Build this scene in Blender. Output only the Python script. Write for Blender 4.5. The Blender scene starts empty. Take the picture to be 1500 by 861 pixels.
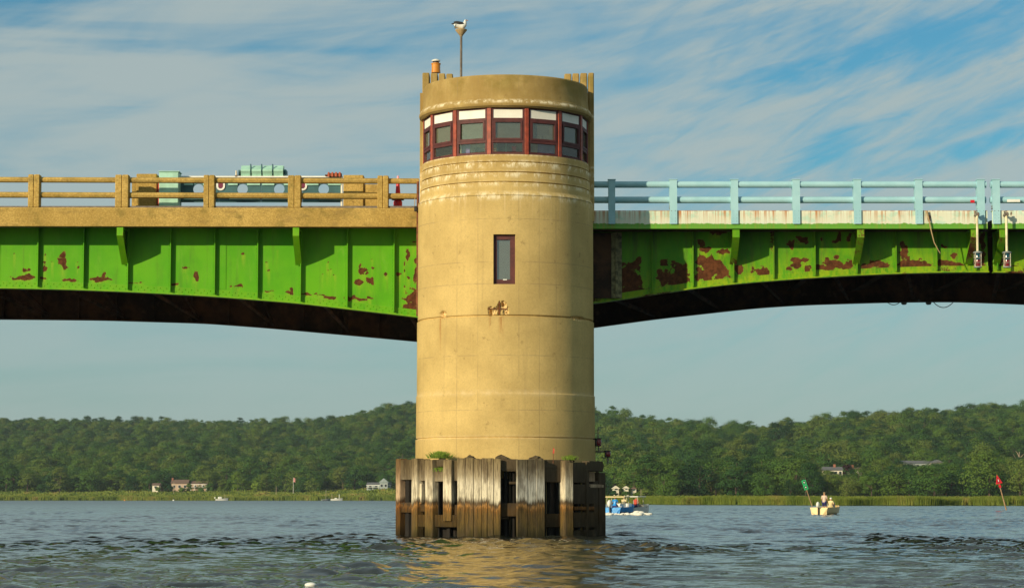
import bpy, math, random
import numpy as np
from mathutils import Vector, Matrix
R = math.radians
random.seed(7)
rng = np.random.default_rng(11)
scene = bpy.context.scene
COL = scene.collection

# ------------------------------------------------------------------ camera
CAMH = 1.4; FPX = 3500.0; TH = math.atan(298.5/FPX)
cd = bpy.data.cameras.new('camera'); cam = bpy.data.objects.new('camera', cd); COL.objects.link(cam)
cam.location = (0, 0, CAMH); cam.rotation_euler = (R(90)+TH, 0, 0)
cd.sensor_width = 36; cd.lens = 36*FPX/1500; cd.clip_end = 20000; cd.clip_start = 0.5
scene.camera = cam
CT, ST = math.cos(TH), math.sin(TH)

# ------------------------------------------------------------------ light
SUNV = Vector((-1.17, -1.3, 0.51)).normalized()          # towards the sun
sd = bpy.data.lights.new('sun', 'SUN'); so = bpy.data.objects.new('sun', sd); COL.objects.link(so)
sd.energy = 4.6; sd.angle = R(0.5); sd.color = (1.0, 0.83, 0.56)
so.rotation_euler = (-SUNV).to_track_quat('-Z', 'Y').to_euler(); so.location = (-60, -60, 60)
world = bpy.data.worlds.new('World'); scene.world = world; world.use_nodes = True
nt = world.node_tree; nt.nodes.clear()
def wn(t, **k):
    n = nt.nodes.new(t)
    for a, b in k.items(): setattr(n, a, b)
    return n
def wl(a, b): nt.links.new(a, b)
def wmath(op, a, b=None, c=None, clamp=False):
    n = wn('ShaderNodeMath', operation=op, use_clamp=clamp)
    for i, v in enumerate((a, b, c)):
        if v is None: continue
        if isinstance(v, (int, float)): n.inputs[i].default_value = v
        else: wl(v, n.inputs[i])
    return n.outputs[0]
def wmix(f, a, b):
    n = wn('ShaderNodeMix', data_type='RGBA')
    for s, v in ((n.inputs[0], f), (n.inputs[6], a), (n.inputs[7], b)):
        if isinstance(v, (int, float)): s.default_value = v
        elif isinstance(v, tuple): s.default_value = (*v, 1)
        else: wl(v, s)
    return n.outputs[2]
wout = wn('ShaderNodeOutputWorld'); wbg = wn('ShaderNodeBackground'); wl(wbg.outputs[0], wout.inputs[0])
sky = wn('ShaderNodeTexSky', sky_type='NISHITA', sun_disc=False)
sky.sun_elevation = math.asin(SUNV.z); sky.sun_rotation = math.atan2(SUNV.x, SUNV.y)
sky.air_density = 1.0; sky.dust_density = 1.0; sky.ozone_density = 2.5
wbg.inputs[1].default_value = 0.12
tc = wn('ShaderNodeTexCoord'); sx = wn('ShaderNodeSeparateXYZ'); wl(tc.outputs['Generated'], sx.inputs[0])
az = wmath('MULTIPLY', wmath('ARCTAN2', sx.outputs[0], sx.outputs[1]), 57.2958)      # degrees right of north
el = wmath('MULTIPLY', wmath('ARCSINE', sx.outputs[2]), 57.2958)                       # degrees up
def streak(rot, sxx, syy, scale, detail, dist, seed, rough=0.55):
    c = wn('ShaderNodeCombineXYZ'); wl(az, c.inputs[0]); wl(el, c.inputs[1]); c.inputs[2].default_value = seed
    m0 = wn('ShaderNodeMapping'); m0.inputs['Rotation'].default_value = (0, 0, R(rot)); wl(c.outputs[0], m0.inputs[0])
    m = wn('ShaderNodeMapping'); m.inputs['Scale'].default_value = (sxx, syy, 1); wl(m0.outputs[0], m.inputs[0])
    n = wn('ShaderNodeTexNoise', noise_dimensions='3D'); n.inputs['Scale'].default_value = scale
    n.inputs['Detail'].default_value = detail; n.inputs['Distortion'].default_value = dist; n.inputs['Roughness'].default_value = rough
    wl(m.outputs[0], n.inputs[0]); return n.outputs[0]
def blob(a0, e0, ra, re, rot=0):
    da = wmath('SUBTRACT', az, a0); de = wmath('SUBTRACT', el, e0)
    c, s = math.cos(R(rot)), math.sin(R(rot))
    u = wmath('DIVIDE', wmath('ADD', wmath('MULTIPLY', da, c), wmath('MULTIPLY', de, s)), ra)
    v = wmath('DIVIDE', wmath('SUBTRACT', wmath('MULTIPLY', de, c), wmath('MULTIPLY', da, s)), re)
    d2 = wmath('ADD', wmath('MULTIPLY', u, u), wmath('MULTIPLY', v, v))
    return wmath('POWER', 2.718, wmath('MULTIPLY', d2, -1.0))
def ang(px, py): return ((px-750)/FPX*57.3, (729-py)/FPX*57.3)
clear = None
for (px, py, rx, ry, rot, amp) in ((40, 15, 110, 34, 12, .75), (360, 78, 240, 10, 0, .3), (30, 122, 90, 12, 0, .22), (560, 76, 160, 8, 2, .2), (1330, 65, 230, 34, 14, .8),
                              (1180, 110, 200, 24, 8, .35), (1215, 215, 60, 34, 38, .6), (1440, 180, 120, 20, 25, .35),
                              (1400, 120, 120, 24, 30, .5), (1470, 215, 70, 14, 22, .5), (1060, 195, 130, 16, 5, .2), (1350, 245, 120, 12, 18, .4), (1020, 160, 90, 10, 0, .22), (990, 36, 200, 9, 10, .2), (20, 205, 60, 22, 0, .3)):
    a0, e0 = ang(px, py)
    b = wmath('MULTIPLY', blob(a0, e0, rx/FPX*57.3, ry/FPX*57.3, rot), amp)
    clear = b if clear is None else wmath('ADD', clear, b)
n1 = streak(-14, .14, .62, 1.0, 7, .8, 3.1, .58)
n2 = streak(-24, .34, 1.3, 1.0, 6, 1.3, 8.7, .56)
n3 = streak(-3, .08, .75, 1.0, 6, .6, 5.2, .55)
n4 = streak(-22, .45, 2.6, 1.0, 7, 1.6, 2.2, .58)
rt = wn('ShaderNodeMapRange', interpolation_type='SMOOTHSTEP'); wl(az, rt.inputs[0]); rt.inputs[1].default_value = -1; rt.inputs[2].default_value = 7; rt = rt.outputs[0]
left_ = wmath('ADD', wmath('MULTIPLY', n3, .75), wmath('MULTIPLY', n1, .38)); right_ = wmath('ADD', wmath('MULTIPLY', n1, .48), wmath('ADD', wmath('MULTIPLY', n2, .40), wmath('MULTIPLY', n4, .24)))
nn = wmath('ADD', wmath('MULTIPLY', right_, rt), wmath('MULTIPLY', left_, wmath('SUBTRACT', 1.0, rt)))
cov = wmath('ADD', wmath('MULTIPLY', wmath('SUBTRACT', nn, .56), 4.0), .74)
cov = wmath('SUBTRACT', cov, clear)
cr = wn('ShaderNodeMapRange', interpolation_type='SMOOTHSTEP'); wl(cov, cr.inputs[0]); cr.inputs[1].default_value = -.25; cr.inputs[2].default_value = 1.1; cr.inputs[3].default_value = 0.02; cr.inputs[4].default_value = .92
# near the horizon the thin cloud merges into an even pale veil
veil = wn('ShaderNodeMapRange', interpolation_type='SMOOTHSTEP'); wl(el, veil.inputs[0]); veil.inputs[1].default_value = 1.0; veil.inputs[2].default_value = 7.5; veil.inputs[3].default_value = .92; veil.inputs[4].default_value = .92
low = wn('ShaderNodeMapRange', interpolation_type='SMOOTHSTEP'); wl(el, low.inputs[0]); low.inputs[1].default_value = 3.0; low.inputs[2].default_value = 8.0; low.inputs[3].default_value = .25; low.inputs[4].default_value = 1.0
crl = wmath('ADD', wmath('MULTIPLY', cr.outputs[0], low.outputs[0]), wmath('MULTIPLY', .66, wmath('SUBTRACT', 1.0, low.outputs[0])))
cf = wmath('MULTIPLY', crl, veil.outputs[0])
skyt = wn('ShaderNodeMix', data_type='RGBA', blend_type='MULTIPLY'); skyt.inputs[0].default_value = 1
wl(sky.outputs[0], skyt.inputs[6]); skyt.inputs[7].default_value = (0.30, 0.71, 0.79, 1)
wl(wmix(cf, skyt.outputs[2], (3.6, 4.15, 4.0)), wbg.inputs[0])
vs = scene.view_settings; vs.view_transform = 'Standard'; vs.look = 'None'; vs.exposure = 0; vs.gamma = 1; vs.use_curve_mapping = False
scene.render.engine = 'CYCLES'

# ------------------------------------------------------------------ helpers
def W(px, py, Y):
    """world x, z of photo pixel (px, py) at distance Y"""
    cx = (px-750)/FPX; cy = (430.5-py)/FPX
    t = Y/(CT-cy*ST)
    return t*cx, CAMH+t*(ST+cy*CT)
def WX(px, Y, py=500): return W(px, py, Y)[0]
def WZ(py, Y): return W(750, py, Y)[1]
def lerp(x, xs, ys): return float(np.interp(x, xs, ys))
TAGS = {}
def tag(o, label=None, cat=None, group=None, kind=None):
    if label: o['label'] = label
    if cat: o['category'] = cat
    if group: o['group'] = group
    if kind: o['kind'] = kind
    return o
OFF = {}
def thing(name, label, cat, loc=(0, 0, 0), group=None):
    o = bpy.data.objects.new(name, None); COL.objects.link(o); o.location = loc; o.empty_display_size = .3
    OFF[o] = Vector(loc); return tag(o, label, cat, group)
class MB:
    """collects shapes in world coordinates into one mesh"""
    def __init__(s): s.v = []; s.f = []; s.sm = []
    def add(s, vs, fs, smooth=False):
        n = len(s.v); s.v += [tuple(p) for p in vs]; s.f += [tuple(i+n for i in f) for f in fs]; s.sm += [smooth]*len(fs); return s
    def box(s, x0, x1, y0, y1, z0, z1):
        return s.obox(((x0+x1)/2, (y0+y1)/2, (z0+z1)/2), abs(x1-x0), abs(y1-y0), abs(z1-z0))
    def obox(s, c, lx, ly, lz, rz=0, M=None, bev=0.0, taper=1.0):
        m = M or Matrix.Rotation(rz, 3, 'Z'); c = Vector(c)
        b = min(bev, lx*.3, ly*.3, lz*.3)
        if b <= 0:
            p = [c+m@Vector((i*lx/2*(taper if k > 0 else 1), j*ly/2*(taper if k > 0 else 1), k*lz/2)) for k in (-1, 1) for i, j in ((-1, -1), (1, -1), (1, 1), (-1, 1))]
            return s.add(p, [(3, 2, 1, 0), (4, 5, 6, 7), (0, 1, 5, 4), (1, 2, 6, 5), (2, 3, 7, 6), (3, 0, 4, 7)])
        rings = []
        for z, q in ((-lz/2, b), (-lz/2+b, 0), (lz/2-b, 0), (lz/2, b)):
            hx, hy = lx/2-q, ly/2-q; r = []
            for i, j in ((-1, -1), (1, -1), (1, 1), (-1, 1)):
                a = (i*(hx-(b if q == 0 else 0)), j*hy); d = (i*hx, j*(hy-(b if q == 0 else 0)))
                r += ([d, a] if i*j > 0 else [a, d])
            rings.append([c+m@Vector((x, y, z)) for x, y in r])
        vs = [p for r in rings for p in r]; fs = [tuple(range(7, -1, -1)), tuple(range(24, 32))]
        for k in range(3):
            for i in range(8): fs.append((k*8+i, k*8+(i+1) % 8, k*8+8+(i+1) % 8, k*8+8+i))
        return s.add(vs, fs)
    def tube(s, pts, r, n=8, caps=True, smooth=True):
        pts = [Vector(p) for p in pts]; rr = r if isinstance(r, (list, tuple)) else [r]*len(pts)
        vs = []; fs = []
        for i, p in enumerate(pts):
            d = (pts[min(i+1, len(pts)-1)]-pts[max(i-1, 0)]).normalized()
            a = d.orthogonal().normalized() if i == 0 else (a-d*a.dot(d)).normalized()
            b = d.cross(a)
            vs += [p+(a*math.cos(2*math.pi*k/n)+b*math.sin(2*math.pi*k/n))*rr[i] for k in range(n)]
        for i in range(len(pts)-1):
            for k in range(n): fs.append((i*n+k, i*n+(k+1) % n, (i+1)*n+(k+1) % n, (i+1)*n+k))
        s.add(vs, fs, smooth)
        if caps:
            s.add(vs[:n], [tuple(range(n-1, -1, -1))]); s.add(vs[-n:], [tuple(range(n))])
        return s
    def lathe(s, c, prof, n=32, a0=0, a1=360, smooth=False, caps=False):
        """prof: (r, z) list; angle 0 faces the camera (-Y), + to the right"""
        full = abs(a1-a0) >= 360; m = n if full else n+1; vs = []; fs = []
        for r, z in prof:
            for k in range(m):
                a = R(a0+(a1-a0)*k/n); vs.append((c[0]+r*math.sin(a), c[1]-r*math.cos(a), c[2]+z))
        for i in range(len(prof)-1):
            for k in range(n):
                k2 = (k+1) % m; fs.append((i*m+k, i*m+k2, (i+1)*m+k2, (i+1)*m+k))
        s.add(vs, fs, smooth)
        if caps and full:
            s.add(vs[:m], [tuple(range(m-1, -1, -1))]); s.add(vs[-m:], [tuple(range(m))])
        return s
    def prism(s, pts, d, origin=(0, 0, 0)):
        """polygon pts (3D) extruded by vector d"""
        n = len(pts); d = Vector(d); a = [Vector(p) for p in pts]; b = [p+d for p in a]
        return s.add(a+b, [tuple(range(n)), tuple(range(2*n-1, n-1, -1))]+[(i, i+n, (i+1) % n+n, (i+1) % n) for i in range(n)])
    def sphere(s, c, r, n=10, m=6, sc=(1, 1, 1), smooth=True, M=None):
        vs = []; fs = []; mm = M or Matrix.Identity(3)
        for i in range(m+1):
            t = math.pi*i/m
            for k in range(n):
                a = 2*math.pi*k/n; vs.append(Vector(c)+mm@Vector((r*sc[0]*math.sin(t)*math.cos(a), r*sc[1]*math.sin(t)*math.sin(a), r*sc[2]*math.cos(t))))
        for i in range(m):
            for k in range(n): fs.append((i*n+k, (i+1)*n+k, (i+1)*n+(k+1) % n, i*n+(k+1) % n))
        return s.add(vs, fs, smooth)
    def build(s, name, mat, parent=None, attrs=None, root=None):
        return mesh_obj(name, np.array([tuple(p) for p in s.v], dtype=np.float64), s.f, mat, parent, attrs, s.sm)
def mesh_obj(name, V, F, mat, parent=None, attrs=None, smooth=False):
    off = OFF.get(parent, Vector((0, 0, 0)))
    me = bpy.data.meshes.new(name); V = np.asarray(V, dtype=np.float64)-np.array(off)[None, :]
    if isinstance(F, np.ndarray):
        nf, k = F.shape
        me.vertices.add(len(V)); me.vertices.foreach_set('co', V.astype(np.float32).ravel())
        me.loops.add(nf*k); me.loops.foreach_set('vertex_index', F.astype(np.int32).ravel())
        me.polygons.add(nf); me.polygons.foreach_set('loop_start', np.arange(0, nf*k, k, dtype=np.int32))
        me.update(calc_edges=True)
    else:
        me.from_pydata(V.tolist(), [], F)
    if smooth is True: me.polygons.foreach_set('use_smooth', np.ones(len(me.polygons), dtype=bool))
    elif isinstance(smooth, list): me.polygons.foreach_set('use_smooth', np.array(smooth, dtype=bool))
    for k, a in (attrs or {}).items():
        at = me.attributes.new(k, 'FLOAT', 'POINT'); at.data.foreach_set('value', np.asarray(a, dtype=np.float32))
    me.update(); me.validate()
    if mat: me.materials.append(mat)
    o = bpy.data.objects.new(name, me); COL.objects.link(o)
    OFF[o] = off
    if parent: o.parent = parent
    return o
# vectorised value noise
_P = rng.permutation(4096)
def vnoise(x, y, z=None):
    z = np.zeros_like(x) if z is None else z
    xi, yi, zi = np.floor(x).astype(int), np.floor(y).astype(int), np.floor(z).astype(int)
    fx, fy, fz = x-xi, y-yi, z-zi
    fx, fy, fz = [t*t*(3-2*t) for t in (fx, fy, fz)]
    def h(i, j, k): return _P[(_P[(_P[i & 4095]+j) & 4095]+k) & 4095]/4095.0
    def l(a, b, t): return a+(b-a)*t
    c00 = l(h(xi, yi, zi), h(xi+1, yi, zi), fx); c10 = l(h(xi, yi+1, zi), h(xi+1, yi+1, zi), fx)
    c01 = l(h(xi, yi, zi+1), h(xi+1, yi, zi+1), fx); c11 = l(h(xi, yi+1, zi+1), h(xi+1, yi+1, zi+1), fx)
    return l(l(c00, c10, fy), l(c01, c11, fy), fz)
def fbm(x, y, z=None, o=4):
    s = 0; a = .5; t = 0
    for i in range(o):
        s = s+a*vnoise(x*2**i+17.3*i, y*2**i+9.1*i, None if z is None else z*2**i); t += a; a *= .5
    return s/t

# ------------------------------------------------------------------ materials
class MT:
    """small node graph builder; position is world space"""
    def __init__(s, name, rough=.8, metal=0.0, spec=.5):
        s.m = bpy.data.materials.new(name); s.m.use_nodes = True; s.t = s.m.node_tree
        s.b = s.t.nodes['Principled BSDF']; s.b.inputs['Roughness'].default_value = rough; s.b.inputs['Metallic'].default_value = metal
        s.b.inputs['Specular IOR Level'].default_value = spec
        s.geo = s.t.nodes.new('ShaderNodeNewGeometry'); s.pos = s.geo.outputs['Position']
    def n(s, t, **k):
        n = s.t.nodes.new(t)
        for a, b in k.items(): setattr(n, a, b)
        return n
    def l(s, a, b): s.t.links.new(a, b)
    def setv(s, sock, v):
        if isinstance(v, (int, float)): sock.default_value = v
        elif isinstance(v, tuple): sock.default_value = (*v, 1) if len(v) == 3 and sock.type == 'RGBA' else v
        else: s.l(v, sock)
    def math(s, op, a, b=0.0, clamp=False):
        n = s.n('ShaderNodeMath', operation=op, use_clamp=clamp); s.setv(n.inputs[0], a); s.setv(n.inputs[1], b); return n.outputs[0]
    def noise(s, scale=1.0, stretch=(1, 1, 1), detail=4, rough=.55, dist=0, off=(0, 0, 0), vec=None):
        m = s.n('ShaderNodeMapping'); m.inputs['Scale'].default_value = stretch; m.inputs['Location'].default_value = off
        s.l(vec or s.pos, m.inputs[0]); n = s.n('ShaderNodeTexNoise'); n.inputs['Scale'].default_value = scale
        n.inputs['Detail'].default_value = detail; n.inputs['Roughness'].default_value = rough; n.inputs['Distortion'].default_value = dist
        s.l(m.outputs[0], n.inputs[0]); return n.outputs[0]
    def rng(s, v, a, b, c=0.0, d=1.0, smooth=True):
        n = s.n('ShaderNodeMapRange', interpolation_type='SMOOTHSTEP' if smooth else 'LINEAR'); s.setv(n.inputs[0], v)
        for i, q in enumerate((a, b, c, d)): n.inputs[i+1].default_value = q
        return n.outputs[0]
    def mix(s, f, a, b, blend='MIX'):
        n = s.n('ShaderNodeMix', data_type='RGBA', blend_type=blend); s.setv(n.inputs[0], f); s.setv(n.inputs[6], a); s.setv(n.inputs[7], b); return n.outputs[2]
    def sep(s, v=None):
        n = s.n('ShaderNodeSeparateXYZ'); s.l(v or s.pos, n.inputs[0]); return n.outputs
    def attr(s, name): return s.n('ShaderNodeAttribute', attribute_name=name).outputs['Fac']
    def ramp(s, v, stops):
        n = s.n('ShaderNodeValToRGB'); s.setv(n.inputs[0], v); e = n.color_ramp.elements
        while len(e) < len(stops): e.new(.5)
        for i, (p, c) in enumerate(stops): e[i].position = p; e[i].color = (*c, 1)
        return n.outputs[0]
    def color(s, c): s.setv(s.b.inputs['Base Color'], c); return s
    def bump(s, h, strength=.3, dist=.02):
        n = s.n('ShaderNodeBump'); n.inputs['Strength'].default_value = strength; n.inputs['Distance'].default_value = dist
        s.l(h, n.inputs['Height']); s.l(n.outputs[0], s.b.inputs['Normal']); return s
def plain(name, c, rough=.6, metal=0.0, var=.25, scale=3.0, spec=.5, bump=0):
    t = MT(name, rough, metal, spec); n = t.noise(scale, detail=5)
    lo = tuple(x*(1-var) for x in c); hi = tuple(min(1, x*(1+var)) for x in c)
    t.color(t.mix(t.rng(n, .3, .7), lo, hi))
    if bump: t.bump(t.noise(scale*6), bump, .01)
    return t.m
# photo-height constants on the tower
D = 89.0; AX = WX(740.5, D); RT = 3.30
def zt(py, r=3.3): return WZ(py, D-r)

def make_concrete(name, tower=False, c0=(.46, .33, .155), c1=(.60, .445, .225), mossy=.0, spot=.5):
    t = MT(name, .92, 0, .25); z = t.sep()[2]
    base = t.mix(t.rng(t.noise(.55, (1, 1, 1.0), 6, .6), .32, .68), c0, c1)
    fine = t.noise(14, detail=5, rough=.7)
    base = t.mix(t.rng(fine, .35, .75, 0, .3), base, tuple(q*.62 for q in c0))
    sp = t.noise(7 if not tower else 3.5, (1, 1, 1), 5, .72, off=(3, 1, 7))
    base = t.mix(t.rng(sp, .60, .72, 0, spot), base, (.20, .13, .05))
    st = t.noise(1.6, (3.2, 3.2, .12), 5, .65)
    base = t.mix(t.rng(st, .54, .76, 0, .22), base, (.27, .19, .09))
    if tower:
        # weathering by height: ochre algae round the parapet, pale efflorescence under the ledges
        up = t.rng(z, zt(236), zt(150), 0, .68); b2 = t.noise(1.3, (1, 1, .7), 5, .65, off=(9, 2, 4))
        base = t.mix(t.math('MULTIPLY', up, t.rng(b2, .28, .62, .45, 1)), base, (.215, .145, .045))
        up2 = t.rng(z, zt(275), zt(240), 0, .45)
        base = t.mix(t.math('MULTIPLY', up2, t.rng(b2, .3, .6, .2, 1)), base, (.33, .21, .06))
        g = t.noise(.8, (1, 1, 1.5), 5, .6, off=(1, 8, 2))
        base = t.mix(t.math('MULTIPLY', t.rng(z, zt(145), zt(112), 0, .5), t.rng(g, .45, .62)), base, (.17, .14, .02))
        pe = t.noise(2.2, (1.6, 1.6, .9), 7, .78, off=(5, 5, 1))
        led = None
        for py, h, w in ((283, .24, .8), (266, .16, .9), (251.5, .20, .95), (236, .22, 1.0), (146, .12, .8), (225, .07, .6)):
            zz = zt(py, 3.18); a = t.math('MULTIPLY', t.rng(t.math('ABSOLUTE', t.math('SUBTRACT', z, zz-h*.4)), 0, h, 1, 0), w)
            led = a if led is None else t.math('MAXIMUM', led, a)
        base = t.mix(t.math('MULTIPLY', led, t.rng(pe, .45, .62, 0, .95)), base, (.90, .80, .56))
        drip = t.noise(2.0, (5, 5, .25), 4, .7, off=(2, 2, 2))
        base = t.mix(t.math('MULTIPLY', t.math('MULTIPLY', t.rng(z, zt(340), zt(283), 0, .55), t.rng(z, zt(282), zt(276), 1, .12)), t.rng(drip, .54, .7)), base, (.76, .60, .36))
        # darker damp band near joints
        for py, h in ((575, .18), (462, .10), (640, .12)):
            zz = zt(py); a = t.rng(t.math('ABSOLUTE', t.math('SUBTRACT', z, zz)), 0, h, .45, 0)
            base = t.mix(t.math('MULTIPLY', a, t.rng(pe, .35, .7)), base, (.72, .58, .36) if py != 462 else (.24, .15, .06))
        # horizontal and vertical shutter lines
        xyz = t.sep()
        lines = None
        for py in (320, 383, 415, 520, 600):
            a = t.rng(t.math('ABSOLUTE', t.math('SUBTRACT', z, zt(py))), 0, .022, 1, 0); lines = a if lines is None else t.math('MAXIMUM', lines, a)
        for px in (669, 700, 760, 790, 815):
            a = t.rng(t.math('ABSOLUTE', t.math('SUBTRACT', xyz[0], WX(px, D-3))), 0, .02, .8, 0); lines = t.math('MAXIMUM', lines, a)
        lines = t.math('MULTIPLY', lines, t.rng(t.noise(1.1, (1, 1, 1), 3, .6, off=(4, 4, 9)), .34, .58))
        base = t.mix(t.math('MULTIPLY', lines, .60), base, (.26, .19, .10))
        # rough exposed aggregate in the spalls
        s = t.attr('spall'); ag = t.noise(11, detail=4, rough=.75)
        base = t.mix(s, base, t.ramp(ag, [(.3, (.28, .17, .05)), (.5, (.78, .55, .24)), (.7, (.92, .76, .45))]))
        rs = t.attr('rust'); base = t.mix(t.math('MULTIPLY', rs, t.rng(t.noise(6, (2, 2, .3)), .35, .6)), base, (.30, .10, .02))
    if mossy:
        sp2 = t.noise(15, detail=3, rough=.8, off=(2, 9, 4)); base = t.mix(t.rng(sp2, .40, .60, .42, 0), base, (.20, .11, .015)); base = t.mix(t.rng(t.noise(1.1, (1, 1, 2.2), 6, .72, off=(6, 1, 3)), .50, .68, 0, .6), base, (.22, .15, .05)); base = t.mix(t.rng(sp2, .58, .72, 0, .4), base, (.72, .52, .20))
    if mossy: base = t.mix(t.rng(t.noise(1.7, detail=5, rough=.7, off=(7, 7, 7)), .5, .7, 0, mossy), base, (.16, .13, .03))
    t.color(base); t.bump(t.math('ADD', t.noise(30, detail=4, rough=.7), t.math('MULTIPLY', t.noise(4, detail=4), 1.5)), .35, .012)
    return t.m
M_tower = make_concrete('tower_concrete', True, c0=(.50, .36, .135), c1=(.65, .475, .185))
M_conc = make_concrete('bridge_concrete', False, c0=(.46, .31, .085), c1=(.66, .455, .14), mossy=.55, spot=.9)
M_pier = make_concrete('pier_concrete', False, c0=(.34, .29, .2), c1=(.45, .39, .28))

def make_wood(name, dark=False, rot=0.0, tint=(1, 1, 1)):
    t = MT(name, .93, 0, .2); z = t.sep()[2]
    grain = t.noise(5, (5, 5, .35), 6, .75); big = t.noise(1.4, (2.5, 2.5, .8), 4, .6, off=(2, 5, 1))
    zz = t.math('ADD', z, t.math('MULTIPLY', t.math('SUBTRACT', t.noise(3, (9, 9, .8), 5, .75), .5), .60 if not dark else .5)); zz = t.math('ADD', zz, t.math('MULTIPLY', t.math('SUBTRACT', t.noise(2.3, (1.6, 1.6, .15), 3, .6, off=(4, 4, 4)), .5), .5))
    f = t.rng(zz, -.2, 2.9, 0, 1, False)
    def q(v): return (v+.2)/3.1
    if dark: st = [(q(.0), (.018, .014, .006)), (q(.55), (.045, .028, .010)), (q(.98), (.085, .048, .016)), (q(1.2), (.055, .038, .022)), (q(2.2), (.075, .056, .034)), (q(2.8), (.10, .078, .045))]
    else: st = [(q(.0), (.030, .026, .010)), (q(.22), (.075, .058, .018)), (q(.42), (.15, .10, .030)), (q(.85), (.185, .108, .030)), (q(1.03), (.26, .12, .028)), (q(1.10), (.52, .27, .08)), (q(1.15), (.20, .115, .05)), (q(1.24), (.10, .07, .038)), (q(1.40), (.80, .72, .53)), (q(1.85), (.74, .66, .49)), (q(2.2), (.42, .345, .22)), (q(2.5), (.30, .235, .13)), (q(2.8), (.25, .19, .09))]
    c = t.ramp(f, st)
    c = t.mix(t.rng(grain, .44, .66, 0, .62), c, (.045, .028, .012))
    c = t.mix(t.rng(big, .48, .66, 0, .55), c, (.10, .07, .04)); c = t.mix(t.rng(t.noise(2.2, (5, 5, .5), 5, .7, off=(8, 8, 8)), .54, .68, 0, .42), c, (.07, .045, .022))
    drip = t.noise(3, (7, 7, .5), 4, .7, off=(1, 1, 5))
    if not dark: c = t.mix(t.math('MULTIPLY', t.rng(z, 1.0, 1.2, .75, 0), t.rng(t.noise(4, (4, 4, .35), 5, .75, off=(3, 9, 2)), .46, .62)), c, (.045, .034, .014))
    if not dark: c = t.mix(t.math('MULTIPLY', t.rng(z, 2.0, 2.7, 0, .8), t.rng(drip, .48, .62)), c, (.09, .06, .035))
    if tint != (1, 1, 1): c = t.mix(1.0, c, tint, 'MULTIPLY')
    t.color(c); t.bump(grain, .7, .02); return t.m
M_wood = make_wood('weathered_timber'); M_woodd = make_wood('dark_timber', True); M_woodg = make_wood('grey_weathered_timber', False, tint=(.74, .80, .92)); M_bayshade = plain('bay_shade_timber', (.014, .011, .008), .95)  # last material is near-black to paint the shade inside the fender bays
M_woodm = make_wood('mid_brown_timber', False, tint=(.50, .48, .46)); M_woodr = make_wood('red_brown_timber', False, tint=(.72, .58, .50))

def make_green(name, c=(.080, .335, .003), c2=(.112, .380, .004), far=False, yel=(.26, .40, .02), grime=.28):
    t = MT(name, .65, 0, .2)
    z = t.sep()[2]
    base = t.mix(t.rng(t.noise(.7, detail=5), .35, .65), c, c2)
    base = t.mix(t.rng(t.noise(2.4, (1, 1, .25), 5, .7, off=(3, 3, 3)), .52, .75, 0, .4), base, (c[0]*1.9, c[1]*1.0, .03))
    scr = t.noise(1.7, (.8, .8, 3), 6, .8, off=(8, 1, 1))
    base = t.mix(t.rng(scr, .64, .74, 0, .45), base, (.30, .50, .12))
    gr = t.noise(1.5, (3.0, 3.0, .35), 6, .72, off=(5, 8, 3)); base = t.mix(t.rng(gr, .50, .72, 0, grime), base, (.075, .095, .022)); ch = t.noise(1.1, (2.2, 2.2, .5), 6, .7, off=(1, 3, 9)); base = t.mix(t.rng(ch, .55, .75, 0, .4), base, (.20, .42, .04))
    y = t.attr('yel'); base = t.mix(t.math('MULTIPLY', y, t.rng(t.noise(2.5, (2.2, 2.2, .8), 5, .7), .3, .65)), base, yel)
    n = t.noise(13, detail=8, rough=.82); r = t.math('ADD', t.attr('rust'), t.math('MULTIPLY', t.math('SUBTRACT', n, .5), 1.7))
    rc = t.mix(t.rng(t.noise(6, detail=5, rough=.7, off=(1, 2, 3)), .35, .65), (.060, .022, .009), (.135, .048, .018))
    edge = t.rng(r, .38, .50); base = t.mix(t.math('MULTIPLY', edge, .5), base, (.32, .36, .05))
    m = t.rng(r, .47, .55); base = t.mix(m, base, rc)
    t.color(base); t.l(t.rng(m, 0, 1, .5, .95), t.b.inputs['Roughness'])
    t.bump(t.math('SUBTRACT', t.noise(1.3, detail=2), t.math('MULTIPLY', m, .2)), .15, .05)
    return t.m
M_green = make_green('green_paint'); M_green2 = make_green('aged_green_paint', (.055, .25, .006), (.09, .32, .008), yel=(.30, .40, .008), grime=.7)
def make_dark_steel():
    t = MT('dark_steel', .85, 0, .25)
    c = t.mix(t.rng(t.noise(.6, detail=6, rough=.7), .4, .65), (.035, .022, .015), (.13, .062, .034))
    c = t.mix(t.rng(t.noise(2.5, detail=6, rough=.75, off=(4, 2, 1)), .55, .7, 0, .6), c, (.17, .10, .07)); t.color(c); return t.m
M_dark = make_dark_steel()
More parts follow.
